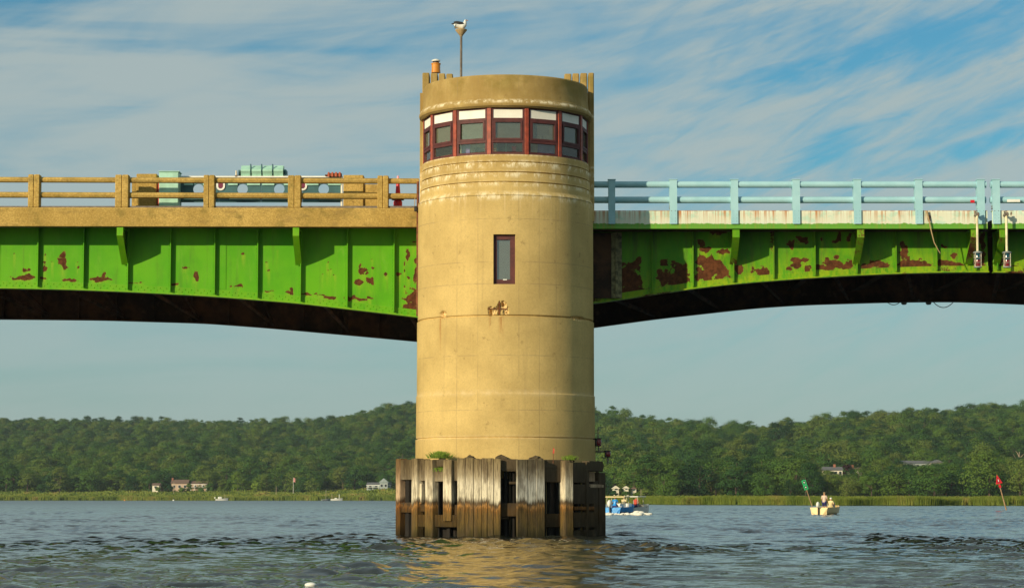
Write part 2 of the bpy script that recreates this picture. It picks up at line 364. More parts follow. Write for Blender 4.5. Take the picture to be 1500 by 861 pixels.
def make_mint(name, fascia=False):
    t = MT(name, .5, 0, .4); z = t.sep()[2]
    base = t.mix(t.rng(t.noise(1.5, detail=5), .35, .65), (.31, .56, .63), (.37, .62, .69)) if not fascia else t.mix(t.rng(t.noise(.9, detail=5), .35, .65), (.68, .70, .54), (.70, .74, .60))
    if fascia:
        base = t.mix(t.rng(t.noise(1.6, (1, 1, 1.5), 5, .6, off=(2, 2, 2)), .5, .62, 0, .7), base, (.42, .66, .52))
        zb = WZ(327.5, 90.4)
        zz = t.math('ADD', z, t.math('MULTIPLY', t.math('SUBTRACT', t.noise(3.5, (1, 1, .4), 6, .7), .5), .22))
        base = t.mix(t.rng(zz, zb-.015, zb+.015, 1, 0), base, (.11, .33, .03))
        st = t.noise(2.2, (5.5, 5.5, .10), 4, .72, off=(3.3, 0, 0)); big = t.noise(.9, (1.6, 1, .01), 3, .6, off=(7, 0, 0))
        s = t.math('MULTIPLY', t.rng(st, .47, .61), t.rng(big, .38, .54, .3, 1)); s = t.math('MULTIPLY', s, t.rng(z, zb, zb+.45, .25, 1))
        base = t.mix(t.math('MULTIPLY', s, .9), base, (.46, .17, .035))
        top = t.rng(t.math('ADD', z, t.math('MULTIPLY', t.noise(8, detail=4), .08)), WZ(309.2, 90.4)+.01, WZ(308.2, 90.4)+.06, 0, 1)
        base = t.mix(t.math('MULTIPLY', top, t.rng(t.noise(3, (2, 2, .2)), .4, .55)), base, (.34, .09, .02))
    r = t.math('ADD', t.attr('rust'), t.math('MULTIPLY', t.math('SUBTRACT', t.noise(14, detail=6, rough=.75), .5), .9))
    base = t.mix(t.rng(r, .47, .55), base, (.14, .045, .02))
    if not fascia: base = t.mix(t.rng(t.noise(5, (2, 2, .5), 6, .8, off=(6, 6, 2)), .69, .74, 0, .8), base, (.32, .12, .04))
    t.color(base); return t.m
M_mint = make_mint('mint_rail_paint'); M_mintf = make_mint('cream_fascia_paint', True)
M_blue_shade = None
M_teal = plain('teal_paint', (.36, .62, .50), .5, var=.12); M_teald = plain('dark_teal_paint', (.040, .125, .14), .5, var=.15)
M_frame = plain('dark_red_window_paint', (.085, .020, .020), .7, var=.25, scale=5)
M_mull = plain('red_mullion_paint', (.30, .05, .022), .5, var=.3, scale=6)
M_white = plain('white_paint', (.78, .78, .72), .5, var=.06); M_cream = plain('cream_hull_paint', (.80, .62, .30), .35, var=.06)
M_blind = plain('white_blind_fabric', (.82, .80, .72), .8, var=.04)
M_black = plain('black_paint', (.02, .018, .016), .6); M_rust = plain('rusty_iron', (.17, .055, .022), .9, var=.5, scale=8)
M_red = plain('red_plastic', (.62, .012, .025), .4, var=.06); M_orange = plain('orange_lamp_plastic', (.62, .24, .02), .3, var=.1)
M_pole = plain('aged_pole_paint', (.16, .13, .10), .6, var=.3, scale=6)
M_steelw = plain('galvanised_steel', (.52, .48, .38), .45, .3)
M_rope = plain('weathered_rope', (.42, .30, .15), .9)
M_asphalt = plain('asphalt', (.05, .05, .05), .9)
M_purple = plain('purple_cloth', (.24, .17, .58), .8); M_lblue = plain('blue_hull_paint', (.02, .32, .78), .35); M_navy = plain('navy_cloth', (.03, .035, .16), .9)
M_skin = plain('skin', (.52, .26, .15), .6, var=.06); M_shirt = plain('pale_pink_shirt', (.62, .48, .38), .9, var=.08); M_yshirt = plain('cream_yellow_shirt', (.82, .66, .34), .9)
M_redshirt = plain('red_shirt', (.55, .08, .05), .9); M_inner = plain('room_wall_paint', (.66, .62, .46), .8); M_deskm = plain('desk_laminate', (.30, .20, .10), .6)
M_metalbox = plain('grey_steel_paint', (.22, .25, .25), .5)
def make_glass(name, tint=(.62, .70, .60), refl=1.0, film=.2):
    m = bpy.data.materials.new(name); m.use_nodes = True; t = m.node_tree; t.nodes.clear()
    o = t.nodes.new('ShaderNodeOutputMaterial'); g = t.nodes.new('ShaderNodeBsdfGlossy'); g.inputs['Roughness'].default_value = .03
    tr = t.nodes.new('ShaderNodeBsdfTransparent'); tr.inputs[0].default_value = (*tint, 1); mx = t.nodes.new('ShaderNodeMixShader')
    fr = t.nodes.new('ShaderNodeFresnel'); fr.inputs[0].default_value = 1.5; ad = t.nodes.new('ShaderNodeMath'); ad.operation = 'MULTIPLY_ADD'
    ad.inputs[1].default_value = 1.0; ad.inputs[2].default_value = refl
    t.links.new(fr.outputs[0], ad.inputs[0]); t.links.new(ad.outputs[0], mx.inputs[0]); t.links.new(tr.outputs[0], mx.inputs[1]); t.links.new(g.outputs[0], mx.inputs[2])
    df = t.nodes.new('ShaderNodeBsdfDiffuse'); df.inputs[0].default_value = (.42, .44, .33, 1); m2 = t.nodes.new('ShaderNodeMixShader'); m2.inputs[0].default_value = film
    t.links.new(mx.outputs[0], m2.inputs[1]); t.links.new(df.outputs[0], m2.inputs[2]); t.links.new(m2.outputs[0], o.inputs[0]); return m
M_glass = make_glass('window_glass', (.90, .92, .80), refl=.10, film=.14); M_glassc = make_glass('clear_lower_glass', (.95, .96, .88), refl=.04, film=.03); M_glassd = make_glass('dusty_glass', (.5, .52, .48), .22)
def lens(name, c):
    t = MT(name, .15, 0, .6); t.color(c); t.b.inputs['Transmission Weight'].default_value = .25; return t.m
M_lr = lens('red_lens', (.22, .006, .012)); M_lb = lens('blue_green_lens', (.008, .07, .10))

# ------------------------------------------------------------------ water
def build_water():
    # fine fan of real waves ahead of the camera
    na, nr = 1020, 1900
    azs = np.linspace(-R(20), R(20), na)
    d = 26*np.exp(np.linspace(0, math.log(1500/26), nr))
    A, Dd = np.meshgrid(azs, d); X = Dd*np.tan(A); Y = Dd.copy()
    Z = np.zeros_like(X); r2 = np.random.default_rng(5)
    sp = Dd*math.log(1500/26)/nr
    for i in range(64):
        lam = .36*(1.052**i) if i < 42 else r2.uniform(.4, 1.6)
        th = r2.normal(R(62), R(32)); k = 2*math.pi/lam
        amp = .0066*lam**.80*r2.uniform(.6, 1.25)
        if lam > 1.9: amp *= .8
        ph = r2.uniform(0, 6.28); kx, ky = k*math.sin(th), k*math.cos(th)
        fade = np.clip((lam*abs(math.cos(th))*.5+lam*.22-sp*.9)/(lam*.3), 0, 1)
        env = .45+1.1*vnoise(X/(lam*5)+i*3.7, Y/(lam*7)+i*1.3)
        w = np.sin(kx*X+ky*Y+ph+1.6*vnoise(X/(lam*3)+i, Y/(lam*3)-i))
        w = w+.28*np.cos(2*(kx*X+ky*Y+ph))                        # sharper crests
        Z += amp*w*fade*env
    gust = (.62+.8*fbm(X/26+5, Y/60+2, o=3))*np.clip(.18+1.9*(fbm(X/3.4+9, Y/11+4, o=4)-.12), .2, 1.7)
    # busier belt of chop in front of the fender
    belt = 1+.35*np.exp(-((Y-72)/11)**2)
    Z *= gust*belt*.78
    Z *= np.clip((R(20)-np.abs(A))/R(4), 0, 1)
    V = [np.stack([X, Y, Z], -1).reshape(-1, 3)]
    idx = np.arange(na*nr).reshape(nr, na)
    F = np.stack([idx[:-1, :-1], idx[:-1, 1:], idx[1:, 1:], idx[1:, :-1]], -1).reshape(-1, 4)
    # flat skirt: sides, behind, and out to the horizon (drop a hair at the seams)
    V0 = V[0]; base = len(V0); ext = []; fs = []
    def q(a, b, c, dd):
        n = base+len(ext); ext.extend([a, b, c, dd]); fs.append((n, n+1, n+2, n+3))
    t = math.tan(R(20)); zz = -.02
    for s in (-1, 1):
        p = [(s*26*t, 26, zz), (s*1500*t, 1500, zz), (s*4400, 1500, zz), (s*4400, 26, zz)]
        q(*(p if s > 0 else p[::-1])) if False else q(*(p[::-1] if s > 0 else p))
    q((-4400, -600, zz), (4400, -600, zz), (4400, 26, zz), (-4400, 26, zz)); q((-4400, 1500, zz), (4400, 1500, zz), (4400, 4400, zz), (-4400, 4400, zz))
    V = np.vstack([V0, np.array(ext)]); F = np.vstack([F, np.array(fs)])
    t = MT('river_water', .07, 0, .5); t.b.inputs['IOR'].default_value = 1.33
    xyz = t.sep(); big = t.noise(.045, (1, .5, 1), 3, .6); t.color(t.mix(t.rng(big, .35, .65), (.012, .018, .018), (.022, .024, .018)))
    h = t.math('ADD', t.math('ADD', t.math('MULTIPLY', t.noise(.33, (.5, 1, 1), 4, .65, off=(2, 2, 2)), 6.0), t.noise(3.2, (.8, 1.2, 1), 5, .62, .4)), t.math('MULTIPLY', t.noise(.9, (.7, 1.2, 1), 4, .6, off=(5, 5, 5)), 2.0))
    t.bump(h, .28, .05)
    t.l(t.rng(xyz[1], 60, 700, .06, .22), t.b.inputs['Roughness'])
    o = mesh_obj('water', V, F, t.m, None, None, True); tag(o, kind='structure', label='choppy blue grey river water')
build_water()

# ------------------------------------------------------------------ terrain
def U(x, y): return 750+FPX*x/y
SU = ((-9000, 1500), (-400, 1330), (0, 1320), (560, 1260), (640, 900), (760, 640), (890, 545), (1000, 480), (1200, 445), (1500, 426), (9000, 420))
TU = ((-9000, 1640), (0, 1520), (600, 1470), (740, 1120), (880, 930), (1200, 905), (1500, 890), (9000, 890))
GU = ((-9000, 2700), (0, 2600), (500, 2500), (740, 2250), (900, 2050), (1500, 1950), (9000, 1900))
HU = ((-2500, 600), (-300, 605), (0, 609), (60, 609), (150, 612), (300, 613), (380, 614), (450, 614), (500, 606), (540, 598), (600, 590), (660, 586), (740, 588), (860, 599), (900, 603), (940, 612), (1050, 622), (1150, 623), (1200, 618), (1260, 609), (1350, 602), (1420, 597), (1500, 588), (1800, 580), (4000, 600))
ZT = ((-9000, 5), (0, 4.0), (250, 4.3), (430, 4.2), (520, 5.2), (600, 7.5), (740, 4), (880, 1.2), (1500, .9), (9000, 1))
TREEH = 14.0
def I(tab, u): return np.interp(u, [a for a, b in tab], [b for a, b in tab])
def ground_z(x, y):
    u = U(x, y); S, T, G = I(SU, u), I(TU, u), I(GU, u)
    S = S+3*np.sin(u*.05)*1.2+4*np.sin(u*.013+1); zr = CAMH+(729-I(HU, u))/FPX*G-TREEH; zT = I(ZT, u)
    z = np.interp(0, [0], [0])+np.zeros_like(x)
    a = np.clip((y-S)/6, 0, 1); z = -1.2+a*1.5                                          # bank
    mz = np.clip((y-S-15)/(T-S-15), 0, 1); z = np.where(y > S+6, .3+(zT-.3)*mz**1.3, z)
    h = np.clip((y-T)/(G-T), 0, 1.0)
    fold = (fbm(x/210+3, y/330+8, o=3)-.5)*26*np.sin(np.pi*np.clip(h, 0, 1))*np.clip(h*4, 0, 1)
    z = np.where(y > T, zT+(zr-zT)*(.85*h+.15*h*h*(3-2*h))+fold, z)
    z = np.where(y > G, zr-(y-G)*.03, z)
    return z
def build_terrain():
    na, nr = 420, 330
    azs = np.concatenate([np.linspace(-R(44), -R(15), 50)[:-1], np.linspace(-R(15), R(15), na), np.linspace(R(15), R(44), 50)[1:]])
    d = np.concatenate([np.linspace(395, 1700, 230), np.linspace(1712, 3200, 90), np.linspace(3300, 4200, 8)])
    A, Dd = np.meshgrid(azs, d); X = Dd*np.tan(A); Y = Dd
    Z = ground_z(X, Y); n = Z.shape[1]; idx = np.arange(Z.size).reshape(Z.shape)
    F = np.stack([idx[:-1, :-1], idx[:-1, 1:], idx[1:, 1:], idx[1:, :-1]], -1).reshape(-1, 4)
    t = MT('meadow_ground', .95, 0, .1)
    c = t.mix(t.rng(t.noise(.02, detail=5), .35, .65), (.065, .105, .018), (.12, .15, .03))
    c = t.mix(t.rng(t.noise(.12, (1, .3, 1), 5, .7), .5, .7, 0, .5), c, (.14, .12, .035)); t.color(c); t.bump(t.noise(.8, detail=5), 1, .5)
    o = mesh_obj('ground', np.stack([X, Y, Z], -1).reshape(-1, 3), F, t.m, None, None, True); tag(o, kind='structure', label='wooded hills and marshy bank')
build_terrain()

def build_reeds():
    r = np.random.default_rng(3); Vs = []; Fs = []; n0 = 0; hues = []
    def blades(x, y, h, w, lean, hue):
        nonlocal n0
        n = len(x); z = ground_z(x, y); a = r.uniform(-1, 1, n)
        dx = w*np.cos(a)/2; dy = w*np.sin(a)/2; lx = lean*h*r.normal(0, 1, n); ly = lean*h*r.normal(0, 1, n)
        v = np.stack([np.stack([x-dx, y-dy, z-.1], -1), np.stack([x+dx, y+dy, z-.1], -1), np.stack([x+dx*.7+lx*.5, y+dy*.7+ly*.5, z+h*.65], -1), np.stack([x-dx*.7+lx*.5, y-dy*.7+ly*.5, z+h*.65], -1), np.stack([x+lx, y+ly, z+h], -1), np.stack([x+lx-.01, y+ly, z+h], -1)], 1).reshape(-1, 3)
        i = np.arange(n)*6+n0; n0 += n*6
        Vs.append(v); Fs.append(np.stack([np.stack([i, i+1, i+2, i+3], -1), np.stack([i+3, i+2, i+4, i+5], -1)], 1).reshape(-1, 4)); hues.append(np.repeat(hue, 6))
    def band(u0, u1, depth, n, h, w, dmin=5.5, stepped=False):
        u = r.uniform(u0, u1, n); S = I(SU, u)+3.6*np.sin(u*.05)+4*np.sin(u*.013+1)
        f = r.uniform(0, 1, n)**1.6; y = S+dmin+depth*f; x = (u-750)/FPX*y
        cl = fbm(x/9+1, y/14+1, o=3)
        hh = h*(.50+.95*cl)*r.uniform(.72, 1.12, n)
        cut = (vnoise(u/7.0+3, y/40+1) < .16) & (f < .25)
        hue = np.clip(fbm(u/14, y/60, o=3)+r.uniform(-.18, .18, n), 0, 1)
        k = ~cut; blades(x[k], y[k], hh[k], w, .12, hue[k])
    band(845, 1560, 40, 90000, 1.22, .075); band(845, 1560, 430, 30000, 1.15, .5, 40)
    band(-80, 640, 60, 42000, 1.9, .45); band(-80, 640, 200, 30000, 1.6, 1.2, 40)
    band(620, 860, 300, 8000, 1.3, .5)
    t = MT('reed_leaves', .9, 0, .1); h = t.attr('hue'); c = t.ramp(h, [(.22, (.075, .115, .020)), (.5, (.13, .170, .028)), (.72, (.175, .200, .038)), (.88, (.21, .165, .055))])
    t.color(c); t.b.inputs['Transmission Weight'].default_value = 0
    o = mesh_obj('marsh_grass', np.vstack(Vs), np.vstack(Fs), t.m, None, {'hue': np.concatenate(hues)}); tag(o, 'tall yellow green marsh grass along the far shore', 'grass', kind='stuff')
build_reeds()

# ------------------------------------------------------------------ trees
def foliage(name, stops, light=1.0):
    t = MT(name, .85, 0, .12); oi = t.n('ShaderNodeObjectInfo')
    n = t.noise(.35, detail=3); n2 = t.noise(.012, detail=3, off=(7, 3, 0))
    f = t.math('ADD', t.math('MULTIPLY', oi.outputs['Random'], .76), t.math('ADD', t.math('MULTIPLY', t.math('SUBTRACT', n, .5), .35), t.math('MULTIPLY', n2, .30)))
    c = t.ramp(f, stops); t.color(c)
    tr = t.n('ShaderNodeBsdfTranslucent'); t.l(c, tr.inputs[0]); mx = t.n('ShaderNodeMixShader'); mx.inputs[0].default_value = .16
    out = [q for q in t.t.nodes if q.type == 'OUTPUT_MATERIAL'][0]; t.l(t.b.outputs[0], mx.inputs[1]); t.l(tr.outputs[0], mx.inputs[2]); t.l(mx.outputs[0], out.inputs[0])
    return t.m
M_leaf = foliage('tree_foliage', [(.10, (.016, .050, .018)), (.34, (.040, .102, .024)), (.54, (.070, .145, .024)), (.74, (.105, .170, .026)), (1, (.150, .180, .045))])
M_leafp = foliage('purple_foliage', [(.2, (.020, .008, .012)), (.8, (.035, .012, .018))]); M_leafl = foliage('light_green_foliage', [(.2, (.12, .20, .02)), (.8, (.17, .25, .03))])
M_bark = plain('tree_bark', (.09, .065, .045), .95); M_barkw = plain('bleached_dead_wood', (.42, .34, .24), .9)
def crown_mesh(seed, rad=4.7, h=9.0, base=1.2, lobes=26, per=42, conic=0, leaf=(.42, .85)):
    r = np.random.default_rng(seed); Vs = []; 
    lop = r.normal(0, .12, 2)
    for i in range(lobes):
        t = (i+.5)/lobes; zf = r.uniform(.0, 1.0)**.85; a = i*2.399+r.uniform(-.4, .4)
        env = math.sin(math.pi*min(1, .18+.80*zf))**.55 if not conic else (1-zf)**.8+.08
        rr = rad*env*r.uniform(.30, .82); c = np.array([rr*math.cos(a)+lop[0]*rad, rr*math.sin(a)+lop[1]*rad, base+1.0+zf*(h-2.0)])
        lr = rad*r.uniform(.26, .44)*(1 if not conic else .6)
        d = r.normal(0, 1, (per, 3)); d /= np.linalg.norm(d, axis=1)[:, None]; d[:, 2] = np.abs(d[:, 2])*1.0-.25*(d[:, 2] < 0); d /= np.linalg.norm(d, axis=1)[:, None]
        p = c+d*lr*r.uniform(.55, 1.06, (per, 1))*np.array([1, 1, .82])
        oc = (c-np.array([0, 0, base+h*.4]))/rad; nrm = d+.5*oc+r.normal(0, .26, (per, 3)); nrm /= np.linalg.norm(nrm, axis=1)[:, None]
        t1 = np.cross(nrm, r.normal(0, 1, (per, 3))); t1 /= np.linalg.norm(t1, axis=1)[:, None]; t2 = np.cross(nrm, t1)
        s = r.uniform(leaf[0], leaf[1], (per, 1))
        Vs.append(np.stack([p-t1*s*.5, p+t2*s*.42, p+t1*s*.5, p-t2*s*.42], 1).reshape(-1, 3))
    V = np.vstack(Vs); V[:, 2] = np.maximum(V[:, 2], .15); F = np.arange(len(V)).reshape(-1, 4); return V, F
def trunk_mb(seed, h=9, r0=.28):
    r = random.Random(seed); m = MB(); x = r.uniform(-.4, .4)
    m.tube([(0, 0, -1.2), (x*.3, 0, h*.3), (x, .1, h*.62), (x*1.2, .1, h*.85)], [r0, r0*.8, r0*.45, r0*.15], 6)
    for i in range(5):
        a = r.uniform(0, 6.28); z = h*r.uniform(.28, .6); L = r.uniform(1.6, 3)
        m.tube([(x*.5, 0, z), (x*.5+L*.5*math.cos(a), L*.5*math.sin(a), z+L*.45), (x*.5+L*math.cos(a), L*math.sin(a), z+L*.8)], [r0*.4, r0*.25, .04], 5)
    return m
NV = 9
def raw_mesh(name, V, F, mats, mi=None):
    me = bpy.data.meshes.new(name); me.from_pydata(np.asarray(V).tolist(), [], [tuple(int(q) for q in f) for f in F])
    for m in mats: me.materials.append(m)
    if mi is not None: me.polygons.foreach_set('material_index', np.array(mi, dtype=np.int32))
    me.update(); return me
crowns = []; trunks = []; joined = []
for k in range(NV):
    V, F = crown_mesh(100+k, rad=4.2+.35*(k % 4), h=(9.5, 11, 8.5)[k % 3], base=(-.6, -.2, -.5)[k % 3], lobes=40+2*(k % 4), per=66, conic=0, leaf=(.22, .50))
    mb = trunk_mb(k); crowns.append(raw_mesh('crown', V, F, [M_leaf])); trunks.append(raw_mesh('trunk', mb.v, mb.f, [M_bark]))
    TV = np.array([tuple(p) for p in mb.v]); JV = np.vstack([V, TV]); JF = [tuple(f) for f in F]+[tuple(i+len(V) for i in f) for f in mb.f]
    joined.append(raw_mesh('forest_tree', JV, JF, [M_leaf, M_bark], [0]*len(F)+[1]*len(mb.f)))
# things on the shore that must stay visible: photo boxes (x0, x1, ybase, distance)
CLEAR = [(222, 234, 716, 1500), (247, 277, 718, 1505), (277, 304, 718, 1505), (536, 584, 722, 1450), (893, 944, 717, 905), (1206, 1236, 699, 1060), (1240, 1266, 699, 1075), (1318, 1384, 688, 1180), (1228, 1250, 696, 1040), (1484, 1500, 680, 1330), (332, 368, 722, 1500)]
def zgap(px, py, d): return W(px, py, d)[1]
def build_forest():
    r = np.random.default_rng(21); pts = []
    s = 10.4
    ys = np.arange(860, 2760, s); 
    for j, y in enumerate(ys):
        hw = math.tan(R(21))*y+20; xs = np.arange(-hw, hw, s)+(s/2 if j % 2 else 0)
        pts.append(np.stack([xs+r.uniform(-4.8, 4.8, len(xs)), y+r.uniform(-4.8, 4.8, len(xs))], -1))
    P = np.vstack(pts); x, y = P[:, 0], P[:, 1]; u = U(x, y); T, G = I(TU, u), I(GU, u)
    T = T+22*(fbm(u/38, u*0+3, o=3)-.5)*2
    k = (y > T) & (y < G+22); x, y, u = x[k], y[k], u[k]
    h = np.clip((y-I(TU, u))/(I(GU, u)-I(TU, u)), 0, 1)
    z = ground_z(x, y); sc = (.88+1.2*r.uniform(0, 1, len(x))**1.4)*(1.0-.10*h)*(1+.30*(fbm(x/90, y/90, o=2)-.5)*2); sz = (.35+.62*sc)*r.uniform(.85, 1.2, len(x))
    top = z+10*sz; py_top = 729-(top-CAMH)/y*FPX; pr = 4.6*sc/y*FPX
    keep = np.ones(len(x), bool)
    for (x0, x1, yb, dd) in CLEAR:
        blk_ = (u+pr*.8 > x0) & (u-pr*.8 < x1) & (y < dd+6) & (py_top < yb-4)
        want = CAMH+(729-(yb-3-r.uniform(-1, 5, len(x))))/FPX*y-z; ns = want/10/.97; small = blk_ & (ns > .30)
        sz = np.where(small, ns, sz); sc = np.where(small, np.minimum(sc, ns*1.5), sc); keep &= ~(blk_ & ~small)
        keep &= ~((u > x0-4) & (u < x1+4) & (np.abs(y-dd) < 9))
    top = z+10*sz; py_top = 729-(top-CAMH)/y*FPX; pr = 4.6*sc/y*FPX
    x, y, z, u, sc, sz, pr, py_top = [q[keep] for q in (x, y, z, u, sc, sz, pr, py_top)]
    # dark occupied area per tree, near to far
    order = np.argsort(y); buf = np.zeros((240, 1500), bool); area = np.zeros(len(x))
    for i in order:
        cx = u[i]; t = py_top[i]; b = 729-(z[i]+.5-CAMH)/y[i]*FPX
        if cx < 0 or cx > 1500 or (608 < cx < 872 and y[i] > 0): continue
        x0, x1 = int(max(0, cx-pr[i])), int(min(1500, cx+pr[i]+1)); y0, y1 = int(max(0, t-520)), int(min(240, b-520+1))
        if x1 <= x0 or y1 <= y0: continue
        yy, xx = np.mgrid[y0:y1, x0:x1]; e = ((xx-cx)/pr[i])**2+((yy+520-(t+b)/2)/((b-t)/2))**2 < 1
        sub = buf[y0:y1, x0:x1]; area[i] = (e & ~sub).sum(); sub |= e
    pick = np.argsort(-area)[:300]; isp = np.zeros(len(x), bool); isp[pick] = True
    rot = r.uniform(0, 6.28, len(x)); var = r.integers(0, NV, len(x))
    for i in pick:
        side = 'left' if u[i] < 740 else 'right'
        if u[i] < 740: lab, grp = 'round leafy green tree in the wood on the far hillside left of the tower', 'trees on the hillside left of the tower'
        else: lab, grp = 'round leafy green tree in the wood on the hillside right of the tower', 'trees on the hillside right of the tower'
        o = bpy.data.objects.new('leafy_tree', None); o.location = (x[i], y[i], z[i]); o.rotation_euler = (0, 0, rot[i]); o.scale = (sc[i], sc[i], sz[i])
        COL.objects.link(o); tag(o, lab, 'tree', grp); o.empty_display_size = 1
        for nm, me in (('crown', crowns[var[i]]), ('trunk', trunks[var[i]])):
            c = bpy.data.objects.new(nm, me); COL.objects.link(c); c.parent = o
    rest = ~isp
    me = bpy.data.meshes.new('forest'); P3 = np.stack([x, y, z], -1)[rest]
    me.vertices.add(len(P3)); me.vertices.foreach_set('co', P3.astype(np.float32).ravel())
    for nm, a, ty in (('rotz', rot, 'FLOAT'), ('sc', sc, 'FLOAT'), ('sz', sz, 'FLOAT'), ('var', var, 'INT')):
        at = me.attributes.new(nm, ty, 'POINT'); at.data.foreach_set('value', a[rest].astype(np.int32 if ty == 'INT' else np.float32))
    me.update()
    fo = bpy.data.objects.new('forest', me); COL.objects.link(fo); tag(fo, 'dense green woodland covering the far hills', 'forest', kind='stuff')
    pc = bpy.data.collections.new('forest_tree_kinds')
    for k in range(NV):
        o = bpy.data.objects.new('forest_tree_kind_%02d' % k, joined[k]); pc.objects.link(o)
    g = bpy.data.node_groups.new('forest_scatter', 'GeometryNodeTree'); g.interface.new_socket('Geometry', in_out='INPUT', socket_type='NodeSocketGeometry'); g.interface.new_socket('Geometry', in_out='OUTPUT', socket_type='NodeSocketGeometry')
    N = g.nodes.new; L = g.links.new
    gi, go = N('NodeGroupInput'), N('NodeGroupOutput'); ip = N('GeometryNodeInstanceOnPoints'); ci = N('GeometryNodeCollectionInfo')
    ci.inputs['Collection'].default_value = pc; ci.inputs['Separate Children'].default_value = True; ci.inputs['Reset Children'].default_value = True
    def na(nm, ty='FLOAT'):
        n = N('GeometryNodeInputNamedAttribute'); n.data_type = ty; n.inputs[0].default_value = nm; return n.outputs[0]
    cs = N('ShaderNodeCombineXYZ'); s1 = na('sc'); L(s1, cs.inputs[0]); L(s1, cs.inputs[1]); L(na('sz'), cs.inputs[2])
    crr = N('ShaderNodeCombineXYZ'); L(na('rotz'), crr.inputs[2])
    L(gi.outputs[0], ip.inputs['Points']); L(ci.outputs[0], ip.inputs['Instance']); ip.inputs['Pick Instance'].default_value = True
    L(na('var', 'INT'), ip.inputs['Instance Index']); L(crr.outputs[0], ip.inputs['Rotation']); L(cs.outputs[0], ip.inputs['Scale']); L(ip.outputs[0], go.inputs[0])
    md = fo.modifiers.new('scatter', 'NODES'); md.node_group = g
    print('trees', len(x), 'individual', len(pick), 'smallest picked area', area[pick].min())
build_forest()
def lone_tree(px, pbase, ptop, d, w, label, leafm=M_leaf, seed=1, name='leafy_tree', lobes=26, group=None):
    x, z = W(px, pbase, d); z = max(z, .2); top = W(px, ptop, d)[1]; h = top-z; z = float(ground_z(np.array([x]), np.array([float(d)]))[0]); h = top-z
    t = thing(name, label, 'tree', (x, d, z), group)
    V, F = crown_mesh(seed, rad=w/2*.9, h=h*.9, base=h*.08, lobes=lobes, leaf=(.35, .7))
    mesh_obj('crown', V+np.array([x, d, z]), F, leafm, t); mb = trunk_mb(seed, h*.85, .2); mb.v = [(a+x, b+d, c+z) for a, b, c in mb.v]; mb.build('trunk', M_bark, t)
lone_tree(1239, 697, 678, 1045, 8.0, 'dark purple leaved tree between the two white hillside houses', M_leafp, 3, 'copper_beech')
lone_tree(348, 722, 690, 1480, 11, 'bright light green tree at the edge of the marsh behind the small white motorboat', M_leafl, 4)
lone_tree(377, 722, 703, 1478, 8, 'small bright green bushy tree just right of the taller light green tree', M_leafl, 8)
for i_, (px, pt, dd, w_) in enumerate(((897, 716, 893, 4.5), (917, 717, 894, 4), (934, 718, 895, 5), (944, 713, 893, 5.5))): lone_tree(px, 730, pt, dd, w_, 'low green bush in front of the shore cottages right of the fender', M_leaf, 30+i_, 'shore_bush', 18, 'bushes before the shore cottages')
for i_, (px, pt, dd, w_) in enumerate(((246, 707, 1490, 7), (277, 706, 1490, 6), (267, 712, 1488, 6), (307, 706, 1492, 8), (232, 711, 1485, 5), (294, 713, 1488, 5))): lone_tree(px, 719, pt, dd, w_, 'green bush partly hiding the houses on the left shore', M_leaf, 50+i_, 'garden_bush', 20, 'bushes before the left shore houses')
lone_tree(458, 727, 698, 1440, 12, 'round green tree standing alone on the marsh left of the moored boat', M_leaf, 5)
# bleached dead tree on the right-hand hill
x, z = W(1492, 680, 1330); t = thing('dead_tree', 'bare bleached dead tree high on the right hillside', 'tree', (x, 1330, z))
m = MB(); m.tube([(x, 1330, z-8), (x+.2, 1330, z+2), (x+.6, 1330, z+7)], [.5, .4, .15], 6)
for a, b, c, e in ((0, 1, -3, 6), (.2, 3, 3, 6), (.3, 4.5, -1.6, 7.5), (.1, 0, 2.4, 3)): m.tube([(x+a, 1330, z+b), (x+a+c*.6, 1329.6, z+(b+e)/2+.4), (x+c, 1329.4, z+e)], [.25, .16, .06], 5)
m.build('trunk', M_barkw, t)

